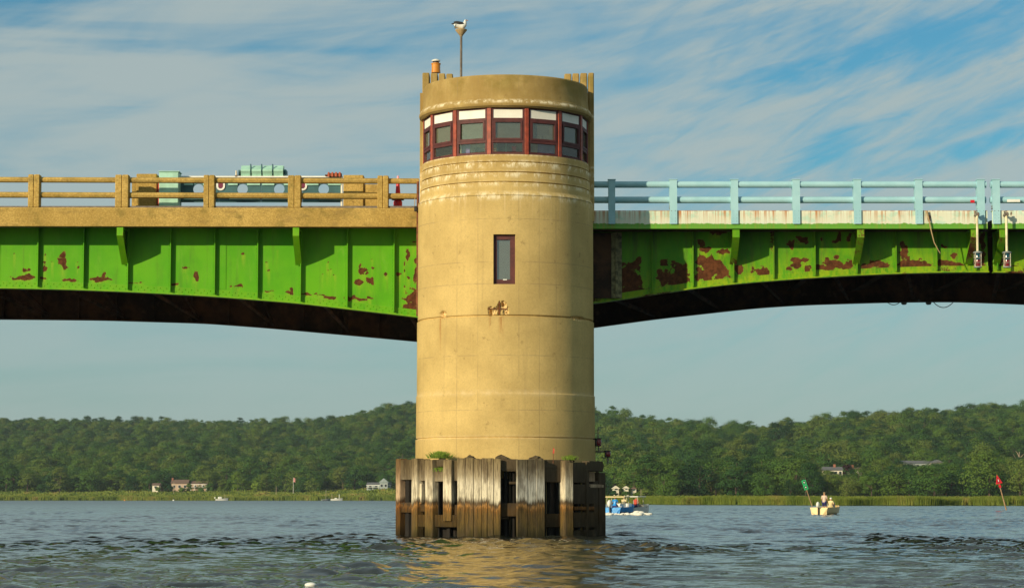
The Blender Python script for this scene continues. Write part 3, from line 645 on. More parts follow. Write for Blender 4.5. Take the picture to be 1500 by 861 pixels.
# ------------------------------------------------------------------ houses, poles on the far shore
M_roof = plain('grey_shingles', (.12, .125, .13), .9); M_roofb = plain('brown_shingles', (.16, .10, .07), .9); M_wallw = plain('white_siding', (.72, .66, .52), .8); M_wallg = plain('grey_green_siding', (.30, .36, .36), .8)
M_wallp = plain('pinkish_siding', (.50, .36, .26), .8); M_brick = plain('red_brick', (.30, .12, .07), .9); M_win = plain('dark_window_glass', (.03, .035, .04), .15)
def house(x0, x1, ytop, yb, d, label, wall, roof, gable=False, chimney=None, deck=False, depth=9, roofh=.38, nwin=3):
    X0, zb = W(x0, yb, d); X1, ztp = W(x1, ytop, d); cx = (X0+X1)/2; t = thing('house', label, 'house', (cx, d, zb)); hr = (ztp-zb)*roofh; ze = ztp-hr
    MB().box(X0, X1, d, d+depth, zb-4, ze).build('wall', wall, t)
    m = MB(); o = .5
    if gable: m.prism([(X0-o, d-o, ze), (X1+o, d-o, ze), ((X0+X1)/2, d-o, ztp)], (0, depth+2*o, 0))
    else: m.prism([(X0-o, d-o, ze), (X0-o, d+depth+o, ze), (X0-o, d+depth/2, ztp)], (X1-X0+2*o, 0, 0))
    rf = m.build('roof', roof, t)
    if chimney is not None:
        xc = WX(chimney, d); MB().box(xc-.5, xc+.5, d+depth*.4, d+depth*.4+1, ze, ztp+1.1).build('chimney', M_brick, rf)
    w = (X1-X0)/nwin
    for i in range(nwin):
        xc = X0+w*(i+.5); zc = zb+(ze-zb)*.52; hw = min(.75, w*.28); hh = min(.8, (ze-zb)*.27)
        f = MB().box(xc-hw-.12, xc+hw+.12, d-.08, d-.003, zc-hh-.12, zc+hh+.12).build('window', M_white, t)
        MB().box(xc-hw, xc+hw, d-.11, d-.085, zc-hh, zc+hh).build('pane', M_win, f)
    if deck:
        m = MB(); m.box(X0-.6, X1+.6, d-2.6, d-.2, zb+(ze-zb)*.40, zb+(ze-zb)*.46)
        for k in range(5):
            xx = X0+(X1-X0)*k/4; m.box(xx-.12, xx+.12, d-2.6, d-2.4, zb-3, ze-.1)
        m.box(X0-.6, X1+.6, d-2.65, d-2.5, ze-.25, ze); m.build('porch', M_white, t)
    return t
house(223, 233, 707, 716, 1500, 'tiny white cottage among trees at the far left of the shore', M_wallw, M_roofb, nwin=1)
house(251, 275, 702, 717, 1505, 'two storey pinkish house behind the utility pole on the left shore', M_wallp, M_roofb, chimney=254, nwin=3)
house(280, 303, 704, 716, 1507, 'white balconied house right of the pinkish house on the left shore', M_wallp, M_roofb, deck=True, nwin=2)
house(538, 572, 706, 716, 1462, 'low pale grey house wing on the lawn just left of the tower', M_wallg, M_roof, deck=True, nwin=4)
house(556, 568, 700, 716, 1455, 'small gabled pale blue house front in the middle of the low lawn house', M_wallg, M_wallg, gable=True, nwin=2)
house(898.5, 906.5, 711, 718, 905, 'sunlit white shore cottage with peaked roof right of the timber fender', M_wallw, M_wallw, gable=True, nwin=1, roofh=.6)
house(914.5, 920.5, 711.5, 717.5, 907, 'small sunlit cream hut between two shore cottages', M_wallw, M_wallw, gable=True, nwin=1, roofh=.55)
house(926, 932, 713, 718.5, 909, 'small cream shed at the right end of the shore cottages', M_wallw, M_roofb, gable=True, nwin=1, roofh=.5)
house(1208, 1234, 683, 697, 1062, 'grey roofed white house left of the dark purple tree', M_wallw, M_roof, chimney=1222, nwin=4)
house(1244, 1262, 684, 695, 1080, 'cream house with bright gable right of the dark purple tree', M_wallw, M_roofb, chimney=1248, nwin=3)
house(1322, 1366, 674, 686, 1185, 'long low grey house half hidden on the right hillside', M_wallg, M_roof, nwin=5)
house(1366, 1382, 673, 685, 1178, 'pale end pavilion of the long grey hillside house', M_wallw, M_roof, gable=True, nwin=2)
house(1470, 1483, 654, 662, 1500, 'small tan roofed house near the top of the right hill', M_wallw, M_roofb, nwin=2)
def pole(px, ytop, ybot, d, label, cat='pole', name='utility_pole', r=.14, mat=M_barkw, arm=0, flag=None):
    x, z0 = W(px, ybot, d); z1 = W(px, ytop, d)[1]; t = thing(name, label, cat, (x, d, z0)); MB().tube([(x, d, z0-1), (x, d, z1)], [r, r*.7], 8).build('pole', mat, t)
    if arm: MB().box(x-arm, x+arm, d-.1, d+.1, z1-1.0, z1-.75).build('crossarm', mat, t)
    if flag:
        m = MB(); n = 7; L, H, c = flag
        for i in range(n):
            a0, a1 = i/n, (i+1)/n; y0, y1 = d+.12*math.sin(a0*7), d+.12*math.sin(a1*7)
            m.add([(x+a0*L, y0, z1-a0*.5*abs(L)), (x+a1*L, y1, z1-a1*.5*abs(L)), (x+a1*L, y1, z1-H-a1*.5*abs(L)), (x+a0*L, y0, z1-H-a0*.5*abs(L))], [(0, 1, 2, 3), (7, 6, 5, 4)][:1])
        f = m.build('flag', c, t); s = f.modifiers.new('thickness', 'SOLIDIFY'); s.thickness = .02
pole(254.5, 706, 720, 1425, 'bleached wooden utility pole in front of the pinkish house', arm=.9)
pole(404.5, 712, 727, 1400, 'short wooden post on the marsh left of the lone round tree', name='marsh_post')
M_flag = plain('red_white_flag_cloth', (.60, .25, .22), .8, var=.5, scale=1)
pole(429.5, 699, 721, 1430, 'white flagpole with a red and white flag on the left shore', 'flagpole', 'flagpole', .12, M_white, flag=(1.3, 2.4, M_flag))
pole(939, 716, 736, 560, 'thin pale pole standing in marsh grass behind the blue boat', name='marsh_pole', r=.06)

# ------------------------------------------------------------------ control tower
tower = thing('control_tower', 'round tan concrete bridge control tower with a curved row of windows', 'tower', (AX, D, 0))
def build_shaft():
    zs = {}
    prof = []
    z462, z575, z640 = zt(462), zt(575), zt(640)
    def rad(z):
        r = 3.275
        if z < z462: r = 3.30
        if z < z575: r = 3.325
        if z < z640: r = 3.345
        if abs(z-z462) < .035: r = 3.21
        if abs(z-z640) < .025: r = 3.27
        return r
    ztop = zt(286)
    zz = list(np.arange(-1.5, ztop, .06)); extra = []
    for a, h in ((z462, .035), (z640, .025)): extra += [a-h-.002, a-h+.002, a+h-.002, a+h+.002]
    extra += [z575-.006, z575+.006]
    # window opening
    wz0, wz1 = zt(416), zt(343); wa0, wa1 = math.degrees(math.asin((723.5-740.5)/129)), math.degrees(math.asin((755-740.5)/129))
    extra += [wz0, wz1, ztop]
    fine = list(np.arange(zt(474), zt(432), .022)); zz = sorted(set([round(float(q), 4) for q in zz+extra+fine]))
    aa = sorted(set([round(float(q), 3) for q in list(np.arange(-180, 180, 2.0))+list(np.arange(-60, 62, .5))+[wa0, wa1]+list(np.arange(-14, 6, .2))+list(np.arange(-47, -38, .25))]))
    A = np.array(aa); Z = np.array(zz); na, nz = len(A), len(Z); AA, ZZ = np.meshgrid(A, Z); RR = np.array([rad(z) for z in Z])[:, None]+np.zeros_like(AA)
    PX = 740.5+129*np.sin(np.radians(AA)); PY = 729-(ZZ-CAMH)/(D-3.3)*FPX
    nz1 = fbm(AA*1.1+5, ZZ*9+2, o=4); spall = np.zeros_like(AA)
    for (px, py, rx, ry, dp) in ((736, 449, 8, 7.5, .10), (722, 455, 7, 5.5, .10), (741, 456, 6, 4, .08), (651, 457, 4.5, 4.5, .09), (845, 462, 10, 3, .07)):
        dd = ((PX-px)/rx)**2+((PY-py)/ry)**2; m = np.clip((1.15-dd-(nz1-.5)*2.2)*2.2, 0, 1)*(np.abs(AA) < 90); spall = np.maximum(spall, m); RR = RR-0*m
    RR = RR-spall*(.05+.09*fbm(AA*2.2, ZZ*16, o=3))
    for (px, py, rx, ry) in ((719, 457, 2.6, 5), (731.5, 453, 1.8, 8), (649, 458.5, 1.4, 4.5), (737, 446, 2.0, 2.6)):
        m = (np.abs(PX-px) < rx) & (np.abs(PY-py) < ry) & (np.abs(AA) < 90); RR = np.where(m, np.minimum(RR, 3.0), RR)
    rust = np.zeros_like(AA)
    for (px, rx, y0, y1) in ((648, 2.5, 460, 520), (735, 5, 462, 500), (719, 3, 462, 485)):
        rust = np.maximum(rust, np.clip(1-np.abs(PX-px)/rx, 0, 1)*np.clip((PY-y0)/3, 0, 1)*np.clip((y1-PY)/(y1-y0), 0, 1)*(np.abs(AA) < 90)*.8)
    X = AX+RR*np.sin(np.radians(AA)); Y = D-RR*np.cos(np.radians(AA)); V = np.stack([X, Y, ZZ], -1).reshape(-1, 3)
    idx = np.arange(na*nz).reshape(nz, na); F = []
    for j in range(nz-1):
        zm = (Z[j]+Z[j+1])/2; inz = wz0 < zm < wz1
        for i in range(na):
            i2 = (i+1) % na; am = (A[i]+A[i2])/2 if i2 else 179
            if inz and wa0 < am < wa1: continue
            F.append((idx[j, i], idx[j, i2], idx[j+1, i2], idx[j+1, i]))
    o = mesh_obj('shaft', V, np.array(F), M_tower, tower, {'spall': spall.ravel(), 'rust': rust.ravel()}, False)
    # reveal of the opening
    m = MB(); ri, ro = 3.02, 3.274
    def P(a, r, z): return (AX+r*math.sin(R(a)), D-r*math.cos(R(a)), z)
    for a in (wa0, wa1): m.add([P(a, ro, wz0), P(a, ri, wz0), P(a, ri, wz1), P(a, ro, wz1)], [(0, 1, 2, 3)])
    for z in (wz0, wz1): m.add([P(wa0, ro, z), P(wa0, ri, z), P(wa1, ri, z), P(wa1, ro, z)], [(0, 1, 2, 3)])
    m.build('window_reveal', M_tower, tower)
    am = R((wa0+wa1)/2); rot = -am; rc = 3.03; w = rc*R(wa1-wa0)+.04; h = wz1-wz0; c = Vector((AX+rc*math.sin(am), D-rc*math.cos(am), (wz0+wz1)/2)); Mz = Matrix.Rotation(am, 3, 'Z')
    def loc(u, v, zz): return c+Mz@Vector((u, v, zz))
    m = MB()
    for s, ww in ((-1, .12), (1, .19)): m.obox(loc(s*(w/2-ww/2), -.04, 0), ww, .10, h, M=Mz)
    m.obox(loc(0, -.035, h/2-.09), w-.02, .10, .18, M=Mz); m.obox(loc(0, -.035, -h/2+.09), w-.02, .10, .18, M=Mz)
    f = m.build('narrow_window', M_frame, tower)
    MB().obox(loc(0, 0, 0), w-.1, .012, h-.1, M=Mz).build('pane', M_glassd, f)
    MB().obox(loc(0, .25, 0), w-.1, .02, h-.1, M=Mz).build('curtain', M_metalbox, f)
    MB().obox(loc(.02, -.06, -h/2+.17), .16, .06, .05, M=Mz, bev=.02).build('sill_light', M_white, f)
    # rebar across the spall
    m = MB(); rr = 3.255
    def Q(px, py): a = math.asin((px-740.5)/129); return (AX+rr*math.sin(a), D-rr*math.cos(a), zt(py, rr))
    m.tube([Q(714, 452.5), Q(726, 452), Q(743, 452.5)], .016, 6); m.tube([Q(732, 442), Q(732.3, 461)], .016, 6); m.build('rebar', M_rust, tower)
build_shaft()
def build_tower_top():
    c = (AX, D, 0); AT = {'spall': None}
    def cyl(name, prof, n=150, a0=-112, a1=112, mat=M_tower):
        m = MB(); m.lathe(c, prof, n, a0, a1); V = m.v; return m.build(name, mat, tower, {'spall': np.zeros(len(V)), 'rust': np.zeros(len(V))})
    z = lambda py, r=3.2: zt(py, r)
    z283, g1, g2, g3, zs = z(286), z(266), z(251.5), z(236.5), z(225.5)
    prof = [(3.275, z283), (3.278, z283+.03), (3.20, z283+.14), (3.185, z283+.18), (3.185, g1-.03), (3.10, g1-.028), (3.10, g1+.02), (3.165, g1+.022), (3.165, g2-.03), (3.08, g2-.028), (3.08, g2+.02), (3.145, g2+.022), (3.145, g3-.025), (3.07, g3-.023), (3.07, g3+.02), (3.125, g3+.022), (3.12, zs), (2.80, zs+.01)]
    cyl('ledge_band', prof)
    zl = z(156.5, 3.2); r0 = z(151, 3.25); zt_ = z(109, 3.1)
    prof = [(2.80, zl+.01), (3.15, zl-.01), (3.235, zl+.05), (3.25, zl+.11), (3.245, zl+.17), (3.20, zl+.25), (3.165, zl+.27), (3.155, zl+.33), (3.13, zl+.35), (3.10, zl+.6), (3.085, zt_-.05), (3.05, zt_), (2.85, zt_), (2.84, zt_-.55), (0.01, zt_-.56)]
    cyl('parapet', prof)
    # floor and ceiling of the lookout room
    MB().lathe(c, [(.01, zs-.02), (3.02, zs-.02)], 60, -105, 105).build('room_floor', M_deskm, tower)
    MB().lathe(c, [(3.02, zl+.02), (.01, zl+.02)], 60, -105, 105).build('room_ceiling', M_inner, tower)
    # square rear block with fluted corner fins
    yb = D+.35; xl, xr = AX-3.235, AX+3.235; zb = z(286); ztb = zt_-.1
    bm = MB(); bm.box(xl, xr, yb, yb+3.4, -1.5, ztb); bm.build('rear_block', M_tower, tower, {'spall': np.zeros(8), 'rust': np.zeros(8)})
    ztop = W(750, 106.8, yb)[1]
    for s, pxs in ((-1, ((617.5, 627.8), (629.8, 640), (641.8, 651), (652.8, 662.5))), (1, ((863, 871.2), (851.2, 861), (839.6, 849.2), (827.6, 837.8)))):
        for i, (a, b) in enumerate(pxs):
            y0 = yb-.02-.07*i*(-1) ; x0, x1 = WX(a, y0), WX(b, y0)
            m = MB(); lo = zb-.55 if i == 0 else zt_-.9
            m.obox(((x0+x1)/2, y0+.45, (lo+ztop)/2), x1-x0, .9, ztop-lo, bev=.03)
            m.build('corner_fin', M_tower, tower, {'spall': np.zeros(len(m.v)), 'rust': np.zeros(len(m.v))})
    return zs, zl, ztop, yb
ZS, ZL, ZFIN, YB = build_tower_top()
def build_windows():
    rc = 3.03; step = 25.7; a_ = 1.8; h = ZL-ZS; inr = rc*math.cos(R(step/2))
    for k in range(-4, 4):
        a = R(a_+step*(k+.5)); 
        if abs(math.degrees(a)) > 95: continue
        m = MB(); m.obox((AX+rc*math.sin(a), D-rc*math.cos(a), (ZS+ZL)/2), .15, .14, h, M=Matrix.Rotation(a, 3, 'Z'), bev=.01); m.build('mullion', M_mull, tower)
    zb0 = zt(177, rc); ztr = zt(172.5, rc); zmr = zt(205, rc); zlr = zt(223, rc)
    for k in range(-3, 4):
        a = R(a_+step*k); Mz = Matrix.Rotation(a, 3, 'Z'); c = Vector((AX+inr*math.sin(a), D-inr*math.cos(a), 0)); w = 2*rc*math.sin(R(step/2))-.15
        def loc(u, v, zz): return c+Mz@Vector((u, v, zz))
        m = MB()
        m.obox(loc(0, 0, ZS+.05), w, .13, .10, M=Mz); m.obox(loc(0, 0, ZL-.03), w, .13, .06, M=Mz)
        ztm = zt(174.5, rc); m.obox(loc(0, 0, ztm), w, .12, .09, M=Mz); zmid = zt(207, rc); m.obox(loc(0, 0, zmid), w, .13, .10, M=Mz)
        for s in (-1, 1): m.obox(loc(s*(w/2-.035), .002, (ZS+ZL)/2), .07, .11, h-.02, M=Mz)
        # proud sash round the big pane
        z0, z1 = zmid+.05, ztm-.045
        for s in (-1, 1): m.obox(loc(s*(w/2-.11), -.05, (z0+z1)/2), .075, .07, z1-z0, M=Mz)
        m.obox(loc(0, -.05, z0+.035), w-.295, .068, .07, M=Mz); m.obox(loc(0, -.05, z1-.035), w-.295, .068, .07, M=Mz)
        f = m.build('window', M_frame, tower)
        MB().obox(loc(0, .0, (z0+z1)/2), w-.2, .012, z1-z0-.05, M=Mz).build('pane', M_glass, f)
        MB().obox(loc(0, .0, (ZS+.1+zmid)/2), w-.13, .012, zmid-ZS-.14, M=Mz).build('pane', M_glassc, f)
        MB().obox(loc(0, -.03, (ztm+ZL)/2-.01), w-.10, .02, ZL-ztm-.10, M=Mz, bev=.005).build('blind', M_blind, f)
build_windows()
# inside the lookout: back wall and furniture
MB().box(AX-2.9, AX+2.9, YB-.06, YB-.03, ZS, ZL).build('room_wall', M_inner, tower)
def inside(name, label, cat, px, pw, py0, py1, Y, dep, mat, extra=None):
    x0, x1 = WX(px-pw/2, Y), WX(px+pw/2, Y); z0, z1 = WZ(py1, Y), WZ(py0, Y); t = thing(name, label, cat, ((x0+x1)/2, Y, z0))
    MB().obox(((x0+x1)/2, Y+dep/2, (z0+z1)/2), x1-x0, dep, z1-z0, bev=.02).build('body', mat, t)
    return t, x0, x1, z0, z1
t, x0, x1, z0, z1 = inside('control_console', 'wide brown control console behind the middle tower windows', 'desk', 725, 60, 219, 231, 87.4, .6, M_deskm); MB().box(x0-.03, x1+.03, 87.35, 88.05, z1, z1+.04).build('desktop', M_deskm, t)
t, x0, x1, z0, z1 = inside('storage_cabinet', 'pale teal cabinet behind the centre lower tower pane', 'cabinet', 741, 28, 205, 226, 86.5, .4, M_teal)
for q in (-1, 1): MB().box((x0+x1)/2+q*.17-.14, (x0+x1)/2+q*.17+.14, 86.47, 86.497, z0+.05, z1-.05).build('door', M_metalbox, t)
t, x0, x1, z0, z1 = inside('office_chair', 'tall red backed chair behind the second tower window from the left', 'chair', 660, 10, 188, 206, 87.1, .12, M_red); MB().box(x0-.05, x1+.05, 87.0, 87.5, z0-.06, z0).build('seat', M_red, t); MB().tube([((x0+x1)/2, 87.25, ZS), ((x0+x1)/2, 87.25, z0-.06)], .04).build('leg', M_black, t)
t, x0, x1, z0, z1 = inside('purple_screen', 'purple panel in the lower pane right of the tower centre', 'screen', 800, 25, 206, 226, 86.80, .05, M_purple); MB().box(x0, x1, 86.75, 86.87, z0-.03, z0).build('foot', M_black, t)
t, x0, x1, z0, z1 = inside('purple_folder_rack', 'small purple rack in the lower pane left of the tower centre', 'rack', 682, 13, 206, 226, 86.75, .15, M_purple); MB().box(x0-.02, x1+.02, 86.72, 86.92, z0-.03, z0).build('shelf', M_black, t)
t, x0, x1, z0, z1 = inside('red_box', 'little red box on the sill of the centre lower pane', 'box', 753, 6, 215, 222, 86.18, .12, M_red); MB().box(x0-.01, x1+.01, 86.17, 86.31, z1, z1+.02).build('lid', M_red, t)
t, x0, x1, z0, z1 = inside('desk_monitor', 'dark monitor standing behind the fifth tower window', 'monitor', 795, 20, 186, 199, 87.6, .08, M_black); MB().tube([((x0+x1)/2, 87.66, z0-.3), ((x0+x1)/2, 87.66, z0)], .04).build('stand', M_black, t)
# conduit down the left edge
m = MB(); xx = WX(611.3, 88.9); m.tube([(xx, 88.9, WZ(266, 88.9)), (xx, 88.9, WZ(463, 88.9))], .045, 8); m.build('conduit', M_rust, tower)
m = MB(); x0, x1 = WX(606, 88.75), WX(610.5, 88.75); m.obox(((x0+x1)/2, 88.78, WZ(306, 88.8)), x1-x0, .12, .2, bev=.02); m.build('junction_box', M_black, tower)

# mast, gull, orange beacon
xm, _ = W(675.5, 80, 88.3); zc = WZ(52, 88.3); z0 = WZ(130, 88.3)
mast = thing('roof_mast', 'thin dark mast with a conical cap rising from the tower roof', 'mast', (xm, 88.3, z0))
MB().tube([(xm, 88.3, z0-.3), (xm, 88.3, zc)], .045, 10).build('pole', M_pole, mast)
MB().lathe((xm, 88.3, zc-.02), [(.05, -.03), (.07, .02), (.215, .19), (.22, .235), (.0, .25)], 16, smooth=True).build('cap', M_rope, mast)
gull = thing('seagull', 'white gull with dark grey wings perched on top of the mast', 'bird', (xm, 88.3, zc+.23))
gz = zc+.23
def skin_mesh(name, verts, edges, radii, mat, parent, sub=2, root=0):
    off = OFF[parent]; me = bpy.data.meshes.new(name); me.from_pydata([tuple(Vector(v)-off) for v in verts], edges, [])
    o = bpy.data.objects.new(name, me); COL.objects.link(o); o.parent = parent; OFF[o] = off; me.materials.append(mat)
    md = o.modifiers.new('skin', 'SKIN'); md.use_smooth_shade = True
    if not me.skin_vertices: me.skin_vertices.new()
    sv = me.skin_vertices[0].data
    for i, r in enumerate(radii): sv[i].radius = (r, r) if not isinstance(r, tuple) else r
    sv[root].use_root = True
    s = o.modifiers.new('sub', 'SUBSURF'); s.levels = sub; s.render_levels = sub
    return o
g = lambda a, b, c: (xm+a, 88.3+b, gz+c)
skin_mesh('body', [g(-.30, 0, .20), g(-.20, 0, .17), g(-.08, 0, .13), g(.06, -.01, .12), g(.13, -.02, .17), g(.155, -.02, .27), g(.165, -.03, .335), g(.19, -.04, .325)],
          [(i, i+1) for i in range(7)], [.025, .085, .135, .145, .11, .06, .065, .02], M_white, gull, 2, 2)
for s in (-1, 1):
    m = MB(); m.sphere(g(-.09, s*.118, .215), 1, 12, 8, (.20, .035, .06), M=Matrix.Rotation(R(8), 3, 'Y')); m.sphere(g(-.25, s*.05, .205), 1, 8, 5, (.12, .015, .02)); m.build('wing', M_black, gull)
m = MB(); m.sphere(g(-.09, 0, .248), 1, 12, 6, (.17, .12, .032)); m.build('back_feathers', M_black, gull)
MB().tube([g(.20, -.04, .33), g(.25, -.05, .32), g(.265, -.05, .305)], [.016, .012, .003], 6).build('beak', M_orange, gull)
for s in (-1, 1): MB().tube([g(.0, s*.035, .07), g(.01, s*.035, .005), g(.05, s*.035, .0)], [.01, .008, .008], 6).build('leg', M_orange, gull)
for s in (-1, 1): MB().sphere(g(.18, -.03+s*.045, .345), .009, 6, 4).build('eye', M_black, gull)
# beacon on the left fins
yb = YB+.3; xb = WX(637.5, yb); zb = ZFIN; k = lambda py: WZ(py, yb)
beac = thing('orange_beacon', 'orange drum beacon with a white capped top on the left tower corner', 'beacon', (xb, yb, zb))
MB().lathe((xb, yb, 0), [(.0, k(107)), (.175, k(107)), (.175, k(104)), (.165, k(104)), (.165, k(95)), (.185, k(94.7)), (.185, k(93.3)), (.0, k(93))], 20, smooth=False).build('drum', M_orange, beac)
MB().lathe((xb, yb, 0), [(.0, k(93)), (.12, k(92.8)), (.11, k(90.5)), (.0, k(90.4))], 16).build('lamp', M_black, beac)
MB().lathe((xb, yb, 0), [(.0, k(90.4)), (.16, k(90.3)), (.165, k(88.8)), (.06, k(87)), (.0, k(86.9))], 16).build('cap', M_white, beac)

# red flag rod, bushes and lumps on the fender top are below with the fender

# ------------------------------------------------------------------ pier behind the tower
YL, YLW = 89.4, 90.85; YR, YRW = 90.4, 91.9; YF = 106.3
pier = thing('bridge_pier', 'broad concrete bridge pier standing in the water behind the control tower', 'pier', (AX, 98, 0))
MB().box(AX-2.95, AX+2.95, YB+3.45, 108.6, -1.5, 10.4).build('pier_body', M_pier, pier)
MB().box(WX(652, 89.4)+.01, WX(845, 90.4)-.01, YB+3.45, 108.9, 10.403, 12.2).build('pier_cap', M_pier, pier)

# ------------------------------------------------------------------ bridge spans
def cpts(pts, u): return np.interp(u, [p[0] for p in pts], [p[1] for p in pts])
LB = ((-600, 432), (-400, 425), (-150, 420.5), (0, 421), (100, 423), (200, 427), (310, 433), (437, 443), (505, 451), (575, 459), (625, 465), (700, 476))
RB = ((780, 452), (872, 443), (900, 439), (960, 430), (1020, 421), (1090, 413.5), (1180, 406.5), (1260, 402), (1350, 398.5), (1430, 397.5), (1500, 398.5), (1700, 404), (1950, 415))
LF = ((-600, 480), (-300, 469), (-100, 466), (0, 466), (150, 467.5), (300, 472), (400, 479.5), (500, 488.5), (610, 498.5), (700, 508))
RF = ((800, 489), (872, 478), (960, 466), (1050, 456), (1110, 449.5), (1180, 445), (1300, 441.3), (1400, 440.3), (1500, 444), (1700, 454), (1900, 466))
def smooth_tab(tab):
    xs = np.arange(tab[0][0], tab[-1][0]+1, 4.0); ys = np.interp(xs, [p[0] for p in tab], [p[1] for p in tab]); k = np.hanning(25); k /= k.sum()
    yp = np.concatenate([2*ys[0]-ys[12:0:-1], ys, 2*ys[-1]-ys[-2:-14:-1]]); return (xs, np.convolve(yp, k, 'valid'))
LBs, RBs, LFs, RFs = [smooth_tab(t_) for t_ in (LB, RB, LF, RF)]
def ev(tab, u): return np.interp(u, tab[0], tab[1])
BL = [(33,395,3.5,5),(40,395,3,2.5),(90,380,7,10),(91,391,3,3),(64,393,3,4),(63,386,2,3),(75,383,1.5,2),(64,373,1.5,2),(113,392,2,2),(111,384,1.5,1.5),(19,371,1.3,1.5),(151,402.5,3.5,3.2),(31,407,20,2.2),(39,405,8,3.5),(102,409,12,2.5),(62,407,5,2),(147,409.5,15,3),(138,407,6,2.5),(198,413,12,1),(255,415,6,2),(285,403,5.5,5.5),(269,391,3,1.5),(275,391,1.2,1.2),(286,409,2,3),
 (355.5,372,3,2),(348,419,5,3),(339,419,2,1.5),(390,383,1.7,1.7),(393,395,2,1.7),(405,366,1,1),(391,427,10,1.5),(427,425,3.5,5),(423,429,6,2),(438,412,2.5,5),(479,384,1.2,1.2),(479,395,1.5,1.5),(484,394,1.2,1.2),(472,401,1.2,1.5),(490,402,1.5,1.3),(450,431,15,1.2),(482,434.5,12,3),(470,432,5,2),(528,389,2.2,2),(532,396,5.5,5),(526.5,413,5.5,4.5),(542,411,7,7.5),(544.7,392,2,2.5),(544,379,1.2,1.2),(565,401,3,3),(518,437,12,3.5),(530,439,8,3),(541.5,435.5,3,2),(596.5,373,3.5,8),(592,386,1.2,4),(605,353,4,2),(609,381,3,4),(584,401,3.5,2.5),(598,406,3,2.5),(592,397,1.6,3),(609,404,4,11),(592.5,419,3,2),(604,432,9,11),(595,439,7,6),(600,450,14,5),(606,446,9,7),(592,452,8,2),
 (-60,400,8,8),(-120,395,5,5),(-180,402,9,5),(-260,405,8,7)]
BR0 = [(1028,355,6,4.5),(1034,364,9,4),(928,388,9,8),(935,382,4,6),(915,405,14,16),(925,414,14,14),(905,426,12,8),(972,384,6,6),(985,385,4,5),(996,397,13,9),(976,406,13,9),(988,410,16,8),(1005,409,9,7),(965,400,5,6),(1030,380,9,6),(1042,383,13,7),(1049,394,17,10),(1032,404,13,7),(1026,397,6,8),(1058,402,8,8),(1063,400,5,9),(1085,395,8,6),(1080,390,5,4),(1106,392,2,4),(1103,398,5,2),(1121,398,7,6),(1113,396,4,3),(1060,368,9,3),(1052,340,15,3),(1160,356,5,6),(1175,350,10,4),(1172,383,9,5),(1165,389,8,5),(1156,394,3,2),(1183,392,4,5),(1180,380,5,4),(1206,350,2,2),(1231,347,4,6),(1246,347,3,6),(1228,352,7,2),(1213,379,5,3),(1227,374,4,3),(1222,385,10,5),(1205,391,8,4),(1232,390,12,5),(1243,386,6,7),(1216,392,18,4),(1285,388,19,5.5),(1272,391,7,3),(1326,369,6,10),(1324,360,4,6),(1338,387,24,6),(1330,380,5,5),(1356,388,7,5),(1360,392,8,3),(1385,361,4,4),(1398,373,5,4),(1384,386,14,4),(1404,389,12,4),(1370,392,7,2.5),(1441,350,5,14),(1440,380,5,14),(1465,380,5,10),(1490,392,10,3),(1520,380,12,8),(1580,385,20,8),(1640,375,12,9),(1180,403,30,1.5),(1300,397,30,1.2),(940,428,26,5)]
BR = [(a, b, c*1.08, d*1.1) for a, b, c, d in BR0]
def girder(parent, name, u0, u1, ztop_fn, btab, Y, th, mat, blobs, yelbase=0.0, nu=2.0, botnoise=0):
    us = np.arange(u0, u1+.1, nu); nv = 60; T = np.linspace(0, 1, nv); xs = WX(us, Y) if False else np.array([WX(float(q), Y) for q in us]); yb = ev(btab, us)
    zb = np.array([WZ(float(q), Y) for q in yb]); zt_ = np.array([ztop_fn(float(q)) for q in us])
    Z = zb[None, :]+(zt_-zb)[None, :]*T[:, None]; X = np.repeat(xs[None, :], nv, 0); Uu = np.repeat(us[None, :], nv, 0); PY = 729-(Z-CAMH)/Y*FPX
    rust = np.zeros_like(X)-.2; yel = np.zeros_like(X)+yelbase
    if blobs:
        n = fbm(Uu/5, PY/5, o=3); w1 = fbm(Uu/7+31, PY/7, o=4)-.5; w2 = fbm(Uu/7, PY/7+57, o=4)-.5
        for (bx, by, rx, ry) in blobs:
            wa = min(11, 2.2+rx*.9); d2 = ((Uu-bx+w1*wa*2)/rx)**2+((PY-by+w2*min(9, 2+ry*.9)*2)/ry)**2; rust = np.maximum(rust, np.clip(1.25-d2*.75, -.2, 1)+(n-.5)*.55*(d2 < 4))
            s = np.clip(1.2-np.abs(Uu-bx)/(rx*.9+1), 0, 1)*np.clip((PY-by)/ry, 0, 1)*np.clip(1-(PY-by)/28, 0, 1); yel = np.maximum(yel, s*.85)
    if botnoise:
        nn_ = fbm(Uu/9+3, PY/7, o=4); rust = np.maximum(rust, np.clip(.55-(yb[None, :]-7-PY)/9, -.2, .5)*.7+(nn_-.5)*botnoise); yel = np.maximum(yel, np.clip(1-(yb[None, :]-PY)/50, 0, 1)*.75)
    n0 = X.size; V = np.concatenate([np.stack([X, np.full_like(X, Y), Z], -1).reshape(-1, 3), np.stack([X, np.full_like(X, Y+th), Z], -1).reshape(-1, 3)])
    idx = np.arange(n0).reshape(X.shape); F1 = np.stack([idx[:-1, :-1], idx[:-1, 1:], idx[1:, 1:], idx[1:, :-1]], -1).reshape(-1, 4); F2 = F1[:, ::-1]+n0
    ends = []
    for c in (0, idx.shape[1]-1):
        a = idx[:-1, c]; b = idx[1:, c]; ends.append(np.stack([a, b, b+n0, a+n0], -1))
    F = np.vstack([F1, F2]+ends); A = {'rust': np.concatenate([rust.ravel()]*2), 'yel': np.concatenate([yel.ravel()]*2)}
    return mesh_obj(name, V, F, mat, parent, A)
